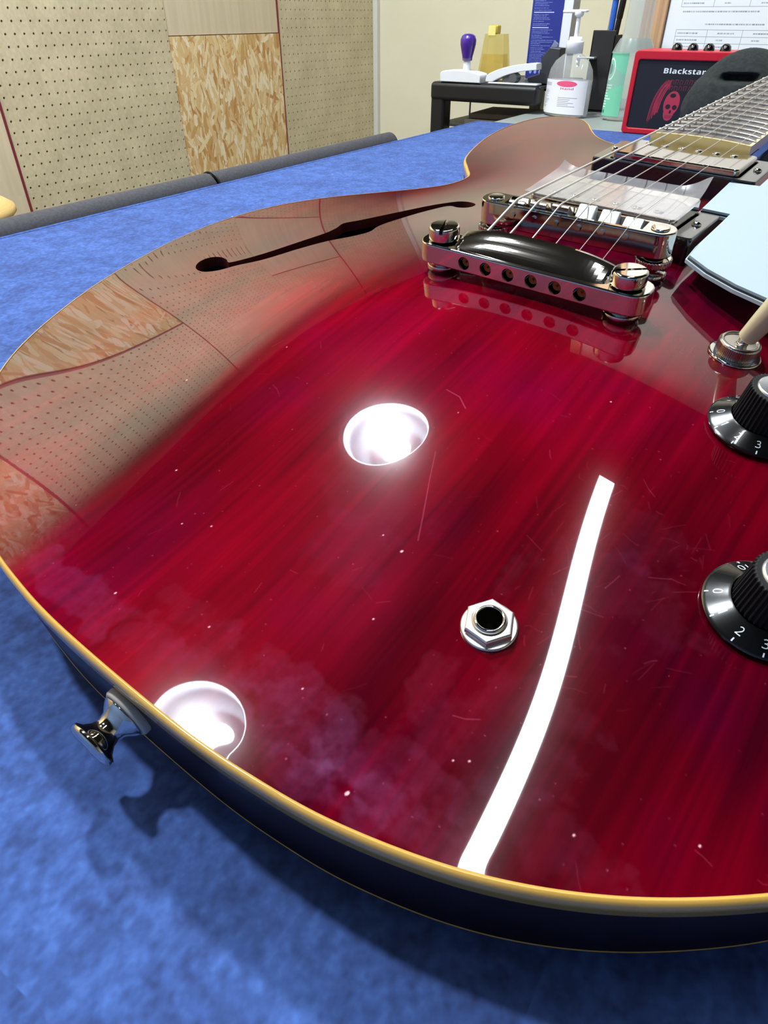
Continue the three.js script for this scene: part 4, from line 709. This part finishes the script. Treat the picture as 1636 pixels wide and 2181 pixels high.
// tall blue printed box
{
  const z = RK.z - 0.17, t = thing('product_box', 'tall navy blue box covered in fine white print behind the stamp', 'box', [-0.688, RK.y, z], 0.05);
  const m = label((c, w, h) => { c.fillStyle = '#1d2c86'; c.fillRect(0, 0, w, h); c.fillStyle = '#c9d2f2'; let y = 30; while (y < h - 130) { const bold = rnd() < 0.12; const L = rr(0.3, 0.82) * w; for (let k = 0; k < L;) { const d = rr(8, 22); c.globalAlpha = bold ? 1 : rr(0.4, 0.8); c.fillRect(w * 0.07 + k, y, d * 0.85, bold ? 10 : 5); k += d; } y += bold ? 26 : rr(14, 24); } c.globalAlpha = 0.7; for (let k = 0; k < 4; k++) { c.beginPath(); c.arc(w * (0.16 + k * 0.16), h - 75, 22, 0, 7); c.fill(); } c.globalAlpha = 1; }, 512, 1400);
  mesh('box_sides', rbox(0.094, 0.26, 0.05, 0.001, 0.004, 0.1305, -0.0006, 2), paint(0xe3e9f0, 0.5), t);
  mesh('printed_face', metricUV(box(0.072, 0.252, 0.001, -0.006, 0.129, 0.0252), (x) => (x + 0.042) / 0.072, (x, y) => (y - 0.003) / 0.252), m, t);
}
// wooden stool between table and wall
{
  const t = thing('wooden_stool', 'pale round wooden stool standing between the table and the pegboard wall', 'stool', [-1.545, 0, -0.722]);
  const wood = std({ roughness: 0.55, map: pixelTex(256, 256, (u, v) => { const n = (fbm(u * 6, v * 40, 4) - 0.5) * 40; return [222 + n, 188 + n, 122 + n]; }) }), sy = CAMY - 0.303;
  mesh('seat', lathe([[0, sy], [0.09, sy - 0.001], [0.122, sy - 0.006], [0.138, sy - 0.017], [0.14, sy - 0.028], [0.132, sy - 0.036], [0.126, sy - 0.04], [0.131, sy - 0.046], [0.132, sy - 0.056], [0.122, sy - 0.066], [0, sy - 0.068]], 64), wood, t);
  for (let k = 0; k < 4; k++) { const a = k * Math.PI / 2 + 0.6; mesh('leg', new THREE.CylinderGeometry(0.013, 0.017, sy - 0.06, 16).translate(0.095 * Math.cos(a), (sy - 0.06) / 2, 0.095 * Math.sin(a)), wood, t); }
}
// padded block that holds the neck up
{
  guitar.updateMatrixWorld(true);
  const p = guitar.localToWorld(new THREE.Vector3(0, -0.0512, -0.56));
  const t = thing('neck_rest', 'black padded neck rest holding up the guitar neck', 'neck rest', [p.x, TABLE, p.z]), H = p.y - TABLE;
  mesh('block', rbox(0.11, H - 0.012, 0.07, 0.008, 0, (H - 0.012) / 2 + 0.0004, 0), std({ color: 0x1d1e20, roughness: 0.8 }), t);
  mesh('pad', rbox(0.11, 0.014, 0.07, 0.006, 0, H - 0.0065, 0), std({ color: 0x303236, roughness: 0.95 }), t);
}
{ let lo = 9; guitar.updateMatrixWorld(true); const v = new THREE.Vector3(); guitar.traverse((o) => { if (o.isMesh && /body|binding|strap|button|felt/.test(o.name)) { const p = o.geometry.attributes.position; for (let i = 0; i < p.count; i++) { v.fromBufferAttribute(p, i).applyMatrix4(o.matrixWorld); if (v.y < lo) lo = v.y; } } }); console.log('guitar lowest above table mm', ((lo - TABLE) * 1000).toFixed(2)); }
scene.traverse((o) => { if (o.isMesh) { o.castShadow = true; o.receiveShadow = true; } });
renderer.render(scene, camera);
